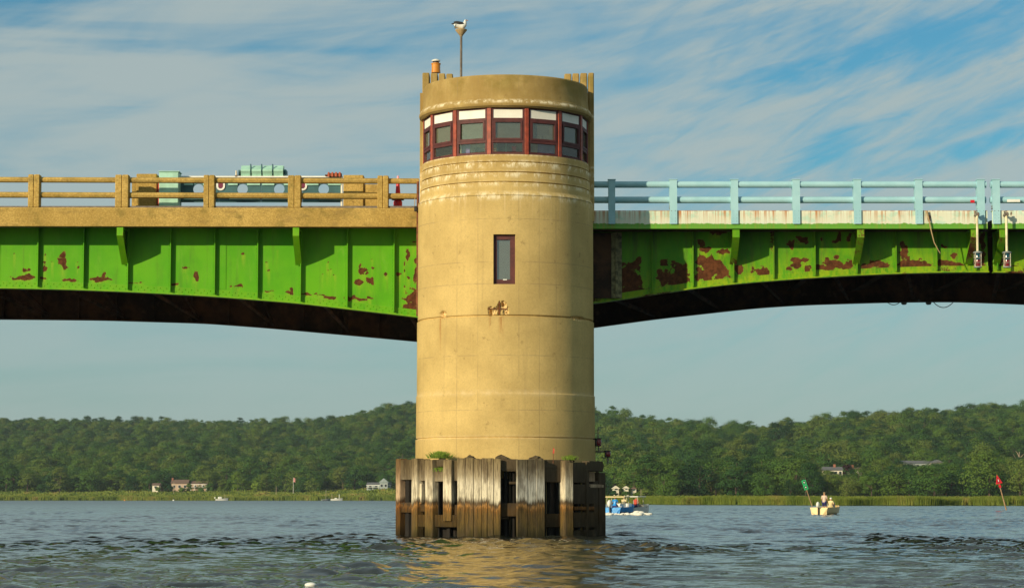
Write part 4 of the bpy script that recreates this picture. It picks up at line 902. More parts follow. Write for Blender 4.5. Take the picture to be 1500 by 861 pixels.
def ribbon(m, us, pyfn, Y0, Y1, th, Yref, up=0):
    """flange plate following the arch; pyfn gives photo row at distance Yref"""
    vs = []
    for u in us:
        x = WX(float(u), Yref); z = WZ(float(pyfn(u)), Yref)+up
        vs += [(x, Y0, z), (x, Y1, z), (x, Y1, z-th), (x, Y0, z-th)]
    fs = [(0, 1, 2, 3)]; n = len(us)
    for i in range(n-1):
        for k in range(4): fs.append((i*4+k, i*4+(k+1) % 4, i*4+4+(k+1) % 4, i*4+4+k))
    fs.append((n*4-1, n*4-2, n*4-3, n*4-4)); m.add(vs, fs)
def rv(mb, x, y, z, r=.026): mb.add([(x-r, y, z-r), (x+r, y, z-r), (x+r, y, z+r), (x-r, y, z+r), (x, y-.026, z)], [(0, 1, 4), (1, 2, 4), (2, 3, 4), (3, 0, 4)])
def at0(m): return {'rust': np.full(len(m.v), -.2), 'yel': np.zeros(len(m.v))}
def atr(m, base=.1, yel=.2, seed=0):
    a = np.array([tuple(p) for p in m.v]); n = fbm(a[:, 0]*1.5+seed, a[:, 2]*2.5, o=3); return {'rust': base+(n-.5)*1.6, 'yel': np.full(len(a), yel)}
M_greenr = M_green2

# ----- left span
zLs = lambda u: WZ(332.4+.002*(u-300), YL)       # soffit of the concrete fascia
span = thing('approach_span', 'bright green plate girder bridge span with a rough concrete edge left of the tower', 'bridge', (WX(300, YL), 98, zLs(300)))
def fx(u, Y): return WX(float(u), Y)
uL0, uL1 = -560, 616
# concrete fascia
us = np.arange(uL0, uL1+1, 8.0); V = []; x_ = lambda u: WX(float(u), YL)
m = MB(); ztopL = lambda u: WZ(304.2+.0015*(u-300), YL)
vs = []; 
prof = lambda u: [(YL, zLs(u)+.02), (YL-.003, ztopL(u)-.06), (YL+.02, ztopL(u)), (YL+.75, ztopL(u)), (YL+.75, zLs(u)+.12), (YL+.04, zLs(u))]
for u in us: vs += [(x_(u), a, b) for a, b in prof(u)]
fs = [tuple(range(5, -1, -1))]+[tuple(len(vs)-6+i for i in range(6))]
for i in range(len(us)-1):
    for k in range(6): fs.append((i*6+k, i*6+(k+1) % 6, i*6+6+(k+1) % 6, i*6+6+k))
m.add(vs, fs); m.build('concrete_edge', M_conc, span)
# thin dark curb line standing a little back on the edge
m = MB(); m.box(fx(uL0, YL), fx(611, YL), YL+.12, YL+.3, ztopL(300)-.05, WZ(301.2, YL)); m.build('curb_strip', M_pole, span)
# deck slab, far edge, floor beams
zdk = zLs(300)+.55
MB().box(fx(uL0, 98), fx(650, YL), YL+.755, YF+2.6, zLs(300)+.13, zdk).build('deck_slab', M_pier, span)
MB().box(fx(uL0, 98), fx(650, YL), YL+.9, YF+2.4, zdk+.004, zdk+.03).build('road_surface', M_asphalt, span)
webtopL = lambda u: zLs(u)+.115
girder(span, 'near_girder_web', -540, 660, webtopL, LBs, YLW, .03, M_green, BL)
m = MB(); ribbon(m, np.arange(-540, 661, 10.0), lambda u: ev(LBs, u)-.2, YLW-.16, YLW+.30, .05, YLW); m.build('bottom_flange', M_green, span, {'rust': np.full(len(m.v), .1), 'yel': np.full(len(m.v), .6)})
# angle along the bottom and rivets
m = MB(); uu = np.arange(-540, 661, 10.0)
vs = []
for u in uu:
    z = WZ(float(ev(LBs, u)), YLW); x = fx(u, YLW); vs += [(x, YLW-.022, z+.0), (x, YLW-.022, z+.25), (x, YLW-.002, z+.255), (x, YLW-.002, z)]
fs = []
for i in range(len(uu)-1):
    for k in range(3): fs.append((i*4+k, i*4+k+1, i*4+5+k, i*4+4+k))
m.add(vs, fs)
for i, u in enumerate(np.arange(-300, 618, 4.6)):
    z = WZ(float(ev(LBs, u)), YLW); rv(m, fx(u, YLW), YLW-.022, z+(.08 if i % 2 else .17))
m.build('bottom_angle', M_green, span, atr(m, -.05, .25, 3))
stL = [-454, -390, -327, -263, -199, -136, -72, -9, 54.5, 121.5, 186.5, 249, 314, 377, 440, 508.5, 577]
for i, u in enumerate(stL):
    zb = WZ(float(ev(LBs, u)), YLW)+.26; ztp = webtopL(u)-.01; x = fx(u, YLW); m = MB()
    m.box(x-.018, x+.018, YLW-.19, YLW-.002, zb-.2, ztp); m.box(x-.11, x-.018, YLW-.022, YLW-.003, zb, ztp)
    for z in np.arange(zb+.06, ztp-.1, .125): rv(m, x-.07, YLW-.022, z, .016)
    if u in (314,):
        for q in (-.3, .22, .38):
            for z in np.arange(zb+.06, ztp-.72, .125): rv(m, x+q, YLW-.006, z, .016)
        m.box(x-.36, x-.11, YLW-.016, YLW-.002, zb, ztp-.02); m.box(x+.018, x+.42, YLW-.016, YLW-.002, zb, ztp-.02)
    m.build('web_stiffener', M_green, span, at0(m))
def bracket(parent, u, Yf, Yw, zt0, depth, mat, fl=.26, seed=1, web_t=.02, rust=.12, lip=.32):
    """cantilever bracket seen nearly edge on: web plate with a sloping flange on its outer edge"""
    x = WX(float(u), (Yf+Yw)/2); m = MB(); y0 = Yf+.10
    m.prism([(x-web_t/2, Yw, zt0), (x-web_t/2, y0, zt0), (x-web_t/2, y0, zt0-lip), (x-web_t/2, Yw-.1, zt0-depth), (x-web_t/2, Yw, zt0-depth)], (web_t, 0, 0))
    n = 8; prev = None
    pts = [(y0-.02, zt0), (y0-.02, zt0-lip)]+[(y0+(Yw-.12-y0)*t, zt0-lip-(depth-lip)*(t**.9)) for t in np.linspace(.12, 1, n)]
    for a, b in zip(pts[:-1], pts[1:]):
        m.add([(x-fl/2, a[0], a[1]), (x+fl/2, a[0], a[1]), (x+fl/2, b[0], b[1]), (x-fl/2, b[0], b[1]), (x-fl/2, a[0]+.025, a[1]), (x+fl/2, a[0]+.025, a[1]), (x+fl/2, b[0]+.025, b[1]), (x-fl/2, b[0]+.025, b[1])], [(0, 1, 2, 3), (7, 6, 5, 4), (0, 4, 5, 1), (1, 5, 6, 2), (2, 6, 7, 3), (3, 7, 4, 0)])
    m.box(x-fl/2+.02, x+fl/2-.02, y0+.0, Yw-.01, zt0-.02, zt0)
    return m.build('cantilever_bracket', mat, parent, atr(m, rust, .3, seed))
for i, u in enumerate((-335, -80, 177.5, 434.5)): bracket(span, u, YL, YLW, zLs(u)-.003, 1.30, M_green, seed=i*3+1, fl=.24)
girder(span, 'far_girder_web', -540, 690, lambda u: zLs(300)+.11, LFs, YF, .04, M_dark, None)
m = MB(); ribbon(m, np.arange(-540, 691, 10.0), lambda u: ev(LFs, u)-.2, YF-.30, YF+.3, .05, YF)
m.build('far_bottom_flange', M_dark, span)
uf = np.arange(-490, 680, 55.0)
for u in uf:
    zb = WZ(float(ev(LFs, u)), YF)+.02; x = fx(u, YF); m = MB(); m.box(x-.03, x+.03, YF-.22, YF-.003, zb, zLs(300)+.10); m.build('far_stiffener', M_dark, span)
    
for u in np.arange(-480, 690, 110.0):
    x = fx(u, YF); zz = zLs(300)+.12; nb = WZ(float(ev(LBs, 750+(x/YLW)*FPX)), YLW); m = MB()
    m.box(x-.02, x+.02, YLW+.06, YF-.01, zz-1.1, zz); m.box(x-.16, x+.16, YLW+.06, YF-.24, zz-1.14, zz-1.1)
    m.tube([(x, YLW+.1, nb+.15), (x, 98, zz-1.15), (x, YF-.15, WZ(float(ev(LFs, u)), YF)+.2)], .07, 6); m.tube([(x, YLW+.1, nb+.15), (x, YF-.15, WZ(float(ev(LFs, u)), YF)+.15)], .08, 6)
    m.build('floor_beam', M_dark, span)
# concrete railing
rail = thing('concrete_railing', 'weathered ochre concrete railing of paired posts and two rails left of the tower', 'railing', (fx(300, YL+.3), YL+.3, ztopL(300)))
YRL = YL+.22
pxp = [(-473, -455), (-345, -327), (-217, -199), (-89, -71), (38.5, 55.5), (166.5, 186.5), (296.5, 313), (420.5, 439.8), (552, 568.5)]
for a, b in pxp:
    x0, x1 = fx(a, YRL), fx(b, YRL); zt1 = WZ(256.6+.0035*(a-100), YRL); z0 = ztopL(a)+.002
    m = MB(); w = (x1-x0)
    for c, ww in ((x0+w*.25, w*.485), (x0+w*.75, w*.485)): m.obox((c, YRL+.02, (z0+zt1)/2), ww, .42, zt1-z0, bev=.025)
    m.box(x0+w*.4, x0+w*.6, YRL-.16, YRL+.2, z0+.02, zt1-.03)
    m.build('post', M_conc, rail)
for (ya, yb_) in ((259.6, 267.6), (281.5, 290)):
    for (a, b) in [(pxp[i][1], pxp[i+1][0]) for i in range(len(pxp)-1)]+[(568.5, 612.5)]:
        x0, x1 = fx(a, YRL)-.005, fx(b, YRL)+.005; s = .0035
        za0, za1 = WZ(ya+s*(a-100), YRL), WZ(yb_+s*(a-100), YRL); zb0, zb1 = WZ(ya+s*(b-100), YRL), WZ(yb_+s*(b-100), YRL); m = MB()
        rr = (za0-za1)/2; m.tube([(x0, YRL+.03, (za0+za1)/2), ((x0+x1)/2, YRL+.03, (za0+za1+zb0+zb1)/4), (x1, YRL+.03, (zb0+zb1)/2)], rr*1.03, 8, smooth=False); m.build('rail', M_conc, rail)
m = MB(); x = fx(611.5, YRL); m.box(x-.04, x+.04, YRL-.02, YRL+.14, ztopL(600)-.2, WZ(262, YRL)); m.build('end_bracket', M_rust, rail)

# things on the deck behind the left railing
def blk(name, label, cat, x0, x1, y0, y1, Y, dep, mat, part='body', bev=.03, zbase=None):
    X0, X1 = WX(x0, Y), WX(x1, Y); z1 = WZ(y0, Y); z0 = zdk+.03 if zbase is None else WZ(y1, Y); t = thing(name, label, cat, ((X0+X1)/2, Y, z0))
    MB().obox(((X0+X1)/2, Y+dep/2, (z0+z1)/2), X1-X0, dep, z1-z0, bev=bev).build(part, mat, t); return t, X0, X1, z0, z1
t, X0, X1, z0, z1 = blk('concrete_block', 'tall ochre concrete block on the deck left of the teal cabinet', 'concrete block', 196.5, 227, 254.6, 302, 90.6, .8, M_conc); MB().box(X0-.18, X0-.004, 90.7, 91.3, z0, WZ(264, 90.6)).build('shoulder', M_conc, t)
t, X0, X1, z0, z1 = blk('signal_cabinet', 'pale teal steel cabinet between the concrete block and the gate panel', 'cabinet', 230, 259, 251.8, 302, 90.4, .7, M_teal); MB().box(X0-.02, X1+.02, 90.37, 91.13, z1, z1+.03).build('lid', M_teal, t); MB().box(X0-.045, X0-.004, 90.5, 90.8, z0+.3, z1-.4).build('door', M_redshirt, t)
t, X0, X1, z0, z1 = blk('concrete_block', 'ochre concrete block with a low step to its right, right of the rusty bar', 'concrete block', 501.5, 531.5, 256.4, 302, 90.6, .8, M_conc); MB().box(X1+.006, WX(552.5, 90.7), 90.7, 91.3, z0, WZ(270, 90.7)).build('step', M_conc, t)
# gate panel with portholes
YG = 91.0
gate = thing('gate_panel', 'long dark teal steel gate with round portholes behind the concrete railing', 'gate', (WX(380, YG), YG, zdk+.03))
def panel(u0, u1, holes):
    m = MB(); ya, yb_ = 264.5, 296.2; 
    cuts = [u0]+[h for h in holes]+[u1]
    # each bay: rectangle with a round hole made from a fan of quads
    edges = [u0]
    for a, b in zip(holes[:-1], holes[1:]): edges.append((a+b)/2)
    edges.append(u1)
    for i, h in enumerate(holes):
        a, b = edges[i], edges[i+1]; n = 32; cy = 277.0; r = 7.9; inner = []; outer = []
        for k in range(n):
            t = 2*math.pi*k/n; c, s = math.cos(t), math.sin(t); inner.append((h+r*c, cy+r*s))
            q = 1e9
            if c > 1e-6: q = min(q, (b-h)/c)
            if c < -1e-6: q = min(q, (a-h)/c)
            if s > 1e-6: q = min(q, (yb_-cy)/s)
            if s < -1e-6: q = min(q, (ya-cy)/s)
            outer.append((h+q*c, cy+q*s))
        for k in range(n):
            k2 = (k+1) % n; qs = [inner[k], outer[k], outer[k2], inner[k2]]; P = [(WX(x, YG), WZ(y, YG)) for x, y in qs]
            m.add([(x, YG, z) for x, z in P]+[(x, YG+.10, z) for x, z in P], [(0, 1, 2, 3), (7, 6, 5, 4), (0, 3, 7, 4)])
        for (cx, cy2) in ((a, ya), (b, ya), (a, yb_), (b, yb_)):     # fill the corners the fan leaves out
            ks = sorted(range(n), key=lambda k: (outer[k][0]-cx)**2+(outer[k][1]-cy2)**2); 
            side = [o for o in outer if abs(o[0]-cx) < 1e-3 or abs(o[1]-cy2) < 1e-3]
            p1 = min([o for o in outer if abs(o[0]-cx) < 1e-3], key=lambda o: abs(o[1]-cy2), default=None); p2 = min([o for o in outer if abs(o[1]-cy2) < 1e-3], key=lambda o: abs(o[0]-cx), default=None)
            if p1 and p2:
                P = [(WX(x, YG), WZ(y, YG)) for x, y in (p1, (cx, cy2), p2)]; m.add([(x, YG, z) for x, z in P]+[(x, YG+.10, z) for x, z in P], [(0, 1, 2), (5, 4, 3)])
    return m.build('porthole_plate', M_teald, gate)
panel(261.5, 318, [288]); panel(318.6, 380, [353]); panel(380.6, 441, [407]); panel(441.6, 499, [472.5])
m = MB(); m.box(WX(262, YG), WX(499, YG), YG-.06, YG+.16, WZ(260.3, YG), WZ(258.2, YG)); m.build('top_rail', M_white, gate)
for a, b in ((267, 280), (295, 312), (332, 346), (360, 379), (382, 400), (414, 438), (447, 465), (479, 498)): 
    m = MB(); m.box(WX(a, YG), WX(b, YG), YG-.05, YG-.003, WZ(271.6, YG), WZ(268.6, YG)); m.build('upper_ledge', M_teal, gate)
for a, b in ((267, 296), (334, 379), (382, 424), (466, 498)): 
    m = MB(); m.box(WX(a, YG), WX(b, YG), YG-.07, YG-.003, WZ(292.6, YG), WZ(291.2, YG)); m.build('lower_ledge', M_teal, gate)
for a in (261.5, 499): m = MB(); m.box(WX(a, YG)-.03, WX(a, YG)+.03, YG-.02, YG+.15, zdk+.03, WZ(258, YG)); m.build('gate_post', M_white if a > 400 else M_teald, gate)
for a in (302, 430): m = MB(); m.box(WX(a, YG+.2)-.04, WX(a, YG+.2)+.04, YG+.11, YG+.25, zdk+.03, WZ(262, YG)); m.build('gate_post', M_teald, gate)
def uletter(px, parent, half=False):
    m = MB(); r0, r1 = .095, .165; x = WX(px, YG-.1); zc_ = WZ(272.5, YG-.1); ztp = WZ(264.6, YG-.1); n = 14
    th = [math.pi+math.pi*k/n for k in range(n+1)]
    P = [(x-r1, ztp)]+[(x+r1*math.cos(t), zc_+r1*math.sin(t)) for t in th]+[(x+r1, ztp)]; Q = [(x-r0, ztp)]+[(x+r0*math.cos(t), zc_+r0*math.sin(t)) for t in th]+[(x+r0, ztp)]
    for i in range(len(P)-1):
        a = [P[i], P[i+1], Q[i+1], Q[i]]; m.add([(q[0], YG-.04, q[1]) for q in a]+[(q[0], YG-.012, q[1]) for q in a], [(0, 1, 2, 3), (0, 4, 5, 1), (2, 6, 7, 3)])
    m.build('letter_u', M_white, gate)
    m = MB(); m.box(x-r0+.004, x+r0-.004, YG-.03, YG-.008, zc_-r0*.7, ztp); m.build('letter_backing', plain('maroon_paint', (.16, .012, .05), .6), gate)
uletter(320.5, gate); uletter(441.5, gate)
# four-section teal housing
hb = thing('ribbed_housing', 'pale teal housing of four faceted drums standing above the gate', 'equipment housing', (WX(381, YG), YG+.3, WZ(258.2, YG)))
for i in range(4):
    a = 350.0+i*16.1; X0, X1 = WX(a, YG), WX(a+14.6, YG); zt1, zm, zb_ = WZ(241.6, YG), WZ(251, YG), WZ(258.0, YG); m = MB(); yc = YG+.35
    w = X1-X0; prof = [(-.14, zt1), (-.40, zm+.06), (-.42, zm), (-.30, zb_), (.30, zb_), (.42, zm), (.14, zt1)]
    m.prism([(X0+.01, yc+p, z) for p, z in prof], (w-.02, 0, 0)); m.build('drum', M_teal, hb)
m = MB(); m.tube([(WX(349, YG), YG+.35, WZ(250, YG)), (WX(416, YG), YG+.35, WZ(250, YG))], .09, 8)
for a in (347.5, 416): m.box(WX(a, YG)-.03, WX(a, YG)+.03, YG+.1, YG+.6, WZ(258.3, YG), WZ(248.5, YG))
m.build('frame', M_teald, hb)
for a in (364.9, 381, 397.2): MB().obox((WX(a, YG), YG-.0, WZ(247, YG)), .05, .05, .35, bev=.01).build('clamp', M_teald, hb)
m = MB(); m.tube([(WX(344, YG), YG, WZ(259.5, YG)), (WX(343.6, YG), YG, WZ(250, YG))], [.05, .03], 8); lb = thing('bulb_fitting', 'small metal lamp fitting left of the teal drum housing', 'lamp', (WX(344, YG), YG, WZ(259, YG))); m.build('stem', M_steelw, lb); MB().lathe((WX(344, YG), YG, WZ(259.3, YG)), [(.08, 0), (.07, .05), (.03, .08)], 12).build('foot', M_pole, lb)
# rusty bar
rb = thing('rusty_hinge_bar', 'short rust red riveted bar lying along the railing left of the block', 'metal bar', (WX(489, YG), YG-.2, WZ(260, YG))); m = MB()
m.obox((WX(489, YG), YG-.1, WZ(257, YG)), WX(499.5, YG)-WX(478.5, YG), .2, .13, bev=.02); m.build('bar', M_rust, rb)
for i in range(4): MB().obox((WX(480.5+i*5.4, YG), YG-.21, WZ(256.7, YG)), .07, .04, .18, bev=.01).build('lug', plain('red_primer', (.42, .10, .05), .8) if i == 0 else bpy.data.materials['red_primer'], rb)
MB().obox((WX(477, YG), YG-.1, WZ(257.5, YG)), .12, .06, .06, bev=.01).build('pin', M_rust, rb)
# slim red cone
YC = 90.55; xc = WX(582, YC); cone = thing('traffic_cone', 'slim tall red traffic cone with a pale tip beside the tower', 'traffic cone', (xc, YC, zdk+.03))
MB().lathe((xc, YC, 0), [(.17, zdk+.1), (.165, WZ(295.5, YC)), (.115, WZ(293, YC)), (.085, WZ(278, YC)), (.05, WZ(262.5, YC))], 20, smooth=True).build('body', M_red, cone)
MB().lathe((xc, YC, 0), [(.05, WZ(262.5, YC)), (.04, WZ(258.5, YC)), (.0, WZ(257, YC))], 16, smooth=True).build('tip', plain('pink_plastic', (.85, .35, .4), .4), cone)
MB().lathe((xc, YC, 0), [(.12, WZ(293.6, YC)), (.24, WZ(293, YC)), (.24, WZ(291.4, YC)), (.10, WZ(290.6, YC))], 20).build('collar', M_black, cone)
MB().box(xc-.24, xc+.24, YC-.24, YC+.24, zdk+.034, zdk+.1).build('base', M_black, cone)
m = MB(); pts = [(WX(609, 89.2), 89.3, WZ(283, 89.2)), (WX(607, 89.2), 89.25, WZ(290, 89.2)), (WX(606.5, 89.2), 89.25, WZ(301, 89.2)), (WX(607.5, 89.2), 89.25, WZ(309, 89.2))]
lc = thing('hanging_wire', 'thin pale wire hanging from the railing end beside the tower', 'wire', pts[0]); m.tube(pts, .014, 5); m.build('wire', M_rope, lc)

# ----- right span: two bascule leaves
ZR0, ZR1 = WZ(335, YR), WZ(308.4, YR)
def leaf(u0, u1, name, label, posts, stiff, brks, uend0=None):
    t = thing(name, label, 'bridge', (WX((u0+u1)/2, YR), 98, ZR0))
    x0, x1 = WX(u0, YR), WX(u1, YR); us = np.linspace(u0, u1, int((u1-u0)/4)+2)
    # plate fascia with grid for rust marks
    nv = 8; Z = np.linspace(ZR0, ZR1, nv); V = []; rust = []
    for z in Z:
        for u in us: V.append((WX(float(u), YR), YR, z)); 
    V = np.array(V); n = len(us); idx = np.arange(len(V)).reshape(nv, n); F = np.stack([idx[:-1, :-1], idx[:-1, 1:], idx[1:, 1:], idx[1:, :-1]], -1).reshape(-1, 4)
    rust = np.full(len(V), -.2); uu = 750+V[:, 0]/YR*FPX; py = 729-(V[:, 2]-CAMH)/YR*FPX
    for (a, b, c, d) in ((1365, 318, 3, 9), (1485, 312, 2, 5)): rust = np.maximum(rust, np.clip(1.1-(((uu-a)/c)**2+((py-b)/d)**2)*.7, -.2, 1)*.8)
    n0 = len(V); V2 = V.copy(); V2[:, 1] += .05; F = np.vstack([F, F[:, ::-1]+n0]+[np.stack([idx[:-1, c], idx[1:, c], idx[1:, c]+n0, idx[:-1, c]+n0], -1) for c in (0, n-1)]+[np.stack([idx[r_, :-1], idx[r_, 1:], idx[r_, 1:]+n0, idx[r_, :-1]+n0], -1) for r_ in (0, nv-1)])
    mesh_obj('fascia_plate', np.vstack([V, V2]), F, M_mintf, t, {'rust': np.concatenate([rust, rust]), 'yel': np.zeros(2*n0)})
    m = MB(); m.box(x0, x1, YR+.053, YR+.30, ZR0+.002, ZR0+.03); m.box(x0, x1, YR+.053, YR+.25, ZR1-.03, ZR1-.003); m.build('fascia_flange', M_green2, t, at0(m))
    MB().box(x0, x1, YR+.305, YF+2.2, ZR0+.05, ZR0+.32).build('deck_slab', M_dark, t); MB().box(x0, x1, YR+.4, YF+2.0, ZR0+.324, ZR0+.36).build('road_surface', M_asphalt, t)
    girder(t, 'near_girder_web', u0, u1, lambda u: ZR0+.045, RBs, YRW, .03, M_green2, BR, .12, botnoise=1.3)
    uu = np.append(np.arange(u0, u1, 10.0), u1); m = MB(); ribbon(m, uu, lambda u: ev(RBs, u)-.2, YRW-.17, YRW+.3, .05, YRW)
    m.build('bottom_flange', M_green2, t, atr(m, .25, .9, 5))
    m = MB(); vs = []
    for u in uu:
        z = WZ(float(ev(RBs, u)), YRW); x = WX(float(u), YRW); vs += [(x, YRW-.022, z), (x, YRW-.022, z+.22), (x, YRW-.002, z+.225), (x, YRW-.002, z)]
    m.add(vs, [(i*4+k, i*4+k+1, i*4+5+k, i*4+4+k) for i in range(len(uu)-1) for k in range(3)])
    for i, u in enumerate(np.arange(u0+2, u1-2, 4.6)): rv(m, WX(float(u), YRW), YRW-.022, WZ(float(ev(RBs, u)), YRW)+(.07 if i % 2 else .15), .016)
    m.build('bottom_angle', M_green2, t, atr(m, .12, .8, 9))
    for u in stiff:
        zb = WZ(float(ev(RBs, u)), YRW)+.23; x = WX(u, YRW); m = MB(); m.box(x-.018, x+.018, YRW-.19, YRW-.002, zb-.18, ZR0+.04); m.box(x-.11, x-.018, YRW-.022, YRW-.003, zb, ZR0+.04)
        for z in np.arange(zb+.06, ZR0, .125): rv(m, x-.07, YRW-.022, z, .014)
        m.build('web_stiffener', M_green2, t, atr(m, .10, .25, u))
    for u in brks: bracket(t, u, YR, YRW, ZR0-.003, 1.22, M_green2, seed=u, fl=.27, rust=.38)
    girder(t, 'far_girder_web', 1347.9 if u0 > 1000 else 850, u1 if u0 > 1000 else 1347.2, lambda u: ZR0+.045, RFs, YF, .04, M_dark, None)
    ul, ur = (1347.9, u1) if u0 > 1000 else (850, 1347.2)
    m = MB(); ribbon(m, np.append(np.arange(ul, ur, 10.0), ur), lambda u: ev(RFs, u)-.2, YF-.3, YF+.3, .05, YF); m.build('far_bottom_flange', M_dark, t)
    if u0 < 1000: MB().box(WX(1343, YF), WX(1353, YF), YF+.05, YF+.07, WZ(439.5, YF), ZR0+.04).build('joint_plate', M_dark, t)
    for u in np.arange(ul+22, ur-20, 95.0):
        x = WX(u, YF); un = 750+x/YRW*FPX
        if un > RBs[0][-1] or un < u0: continue
        nb = WZ(float(ev(RBs, un)), YRW); m = MB(); m.box(x-.02, x+.02, YRW+.06, YF-.01, ZR0-1.0, ZR0+.045); m.box(x-.15, x+.15, YRW+.06, YF-.24, ZR0-1.04, ZR0-1.0)
        m.tube([(x, YRW+.1, nb+.15), (x+2.6, YF-.15, WZ(float(ev(RFs, u+80)), YF)+.15)], .09, 6); m.build('floor_beam', M_dark, t)
    return t
stR = [955.5, 1015.5, 1075, 1134, 1194.5, 1256, 1313.5, 1373, 1431]
leafA = leaf(845, 1449.5, 'bascule_leaf', 'green rust patched bascule leaf with cream edge between tower and centre joint', None, stR, (1077, 1259, 1425))
leafB = leaf(1456.5, 1930, 'bascule_leaf', 'second green bascule leaf beyond the centre joint at the right edge', None, (1462, 1521, 1581, 1642, 1703, 1763, 1824, 1885), (1466.5, 1647, 1829))
# end column of the girder next to the tower
x = WX(903.5, YRW-.1); m = MB(); zb = WZ(437, YRW); m.box(x-.2, x+.2, YRW-.2, YRW-.022, zb, ZR0-.004); m.box(x-.05, x+.05, YRW-.32, YRW-.2, zb+.05, ZR0-.004)
a_ = atr(m, .3, .9, 4); m.build('end_column', plain('flaking_paint', (.22, .20, .10), .8, var=.6, scale=6), leafA)
x0, x1 = WX(874, YRW-.1), WX(897, YRW-.1); m = MB(); m.box(x0-.4, x1, YRW-.10, YRW-.024, zb, ZR0-.004); m.build('rusted_end_plate', M_dark, leafA)
# steel railings
def steel_rail(name, label, posts, u0, u1, white=None, redm=None):
    YP = YR-.06; t = thing(name, label, 'railing', (WX((u0+u1)/2, YP), YP, ZR1)); zt1, z0 = WZ(263.2, YP), WZ(306.5, YP)
    for a, b in posts:
        x0, x1 = WX(a, YP), WX(b, YP); xm_ = (x0+x1)/2; w = x1-x0; m = MB()
        # channel post: face plate, side flanges, sloping cap
        m.box(x0, x1, YP-.015, YP, WZ(328, YP), zt1-.015)
        m.box(x0, x0+.02, YP+.002, YP+.30, z0+.02, zt1-.03); m.box(x1-.02, x1, YP+.002, YP+.30, z0+.02, zt1-.03); m.obox((xm_, YP+.09, zt1), w+.05, .26, .035, bev=.008)
        for i in range(4):
            for q in (-.07, .07): rv(m, xm_+q, YP-.015, WZ(309+i*5, YP), .014)
        rr = np.full(len(m.v), -.2)
        vv = np.array([tuple(p) for p in m.v])
        if abs(a-982) < 3: rr = np.clip(.72-abs(vv[:, 2]-z0-.2)*.8, -.2, .62)
        if abs(a-1457) < 3: rr = np.clip(.60-abs(vv[:, 2]-z0-.0)*.9, -.2, .56)
        m.build('post', M_mint, t, {'rust': rr, 'yel': rr*0})
    xs = [u0]+[(a+b)/2 for a, b in posts]+[u1]
    for (ya, yb_) in ((265.6, 275.2), (287.6, 297.2)):
        for a, b in zip(xs[:-1], xs[1:]):
            x0, x1 = WX(a, YP+.12), WX(b, YP+.12)
            if x1-x0 < .05: continue
            za, zb_ = WZ(ya, YP+.12), WZ(yb_, YP+.12); m = MB(); yq = YP+(.14 if ya < 280 else .24); m.tube([(x0+.003, yq, (za+zb_)/2), (x1-.003, yq, (za+zb_)/2)], (za-zb_)/2, 14); m.build('rail', M_mint, t, {'rust': np.full(len(m.v), -.2), 'yel': np.zeros(len(m.v))})
    for col, a, b, y0, y1 in ((M_white, *white) if white else (None, 0, 0, 0, 0), (M_red, *redm) if redm else (None, 0, 0, 0, 0)):
        if col: MB().box(WX(a, YP), WX(b, YP), YP+.0, YP+.03, WZ(y1, YP), WZ(y0, YP)).build('reflector', col, t)
pA = [(892, 902), (982, 993), (1072.3, 1083), (1163, 1174), (1253, 1264), (1343.5, 1354.5), (1435, 1446)]
steel_rail('steel_railing', 'pale mint steel railing with round rails on the leaf beside the tower', pA, 868, 1448.5, None, (1425, 1431, 293, 297))
steel_rail('steel_railing', 'short stretch of mint steel railing beyond the centre joint', [(1457.5, 1468.5), (1548, 1559), (1639, 1650), (1729, 1740), (1819, 1830)], 1454.5, 1928, (1479, 1498, 292, 296), None)
# hanging navigation lights
def nav_light(px, label):
    Y = YR-.42; x = WX(px, Y); t = thing('navigation_lantern', label, 'lantern', (x, Y, WZ(392, Y)), 'hanging navigation lanterns')
    Z = lambda py: WZ(py, Y)
    m = MB(); m.tube([(x, Y, Z(316)), (x, Y, Z(341)), (x-.004, Y, Z(368))], .048, 10); m.build('drop_pipe', plain('cream_pipe_paint', (.74, .66, .42), .45) if 'cream_pipe_paint' not in bpy.data.materials else bpy.data.materials['cream_pipe_paint'], t)
    m = MB(); m.obox((x, Y+.03, Z(314)), .17, .18, .15, bev=.03); m.tube([(x, Y+.05, Z(314)), (x, YR-.005, Z(314))], .05, 8); m.tube([(x-.09, Y, Z(311)), (x-.04, Y, Z(309.5)), (x+.02, Y, Z(309.3))], .025, 6); m.build('hinge', M_pole, t)
    m = MB(); m.lathe((x, Y, 0), [(.0, Z(367.4)), (.06, Z(367.8)), (.16, Z(369)), (.18, Z(370)), (.17, Z(371)), (.0, Z(371.1))], 20); m.build('lantern_top', M_metalbox, t)
    MB().lathe((x, Y, 0), [(.105, Z(371.1)), (.125, Z(373)), (.12, Z(380.6))], 20, smooth=True).build('upper_lens', M_lb, t)
    MB().lathe((x, Y, 0), [(.12, Z(380.9)), (.13, Z(384)), (.115, Z(390.4))], 20, smooth=True).build('lower_lens', M_lr, t)
    m = MB(); m.lathe((x, Y, 0), [(.0, Z(390.4)), (.155, Z(390.5)), (.155, Z(392)), (.0, Z(392.4))], 16)
    m.build('base_plate', M_metalbox, t)
    m = MB()
    for k in range(4):
        a = R(45+90*k); m.tube([(x+.155*math.cos(a), Y+.155*math.sin(a), Z(370.6)), (x+.15*math.cos(a), Y+.15*math.sin(a), Z(391))], .012, 5)
    for z in (Z(378), Z(385)):
        m.tube([(x+.158*math.cos(2*math.pi*k/16), Y+.158*math.sin(2*math.pi*k/16), z) for k in range(17)], .008, 4, caps=False)
    m.build('cage', M_steelw, t)
nav_light(1434.3, 'hanging lantern on a cream pipe left of the joint between the leaves'); nav_light(1477.3, 'hanging lantern on a cream pipe right of the joint between the leaves')
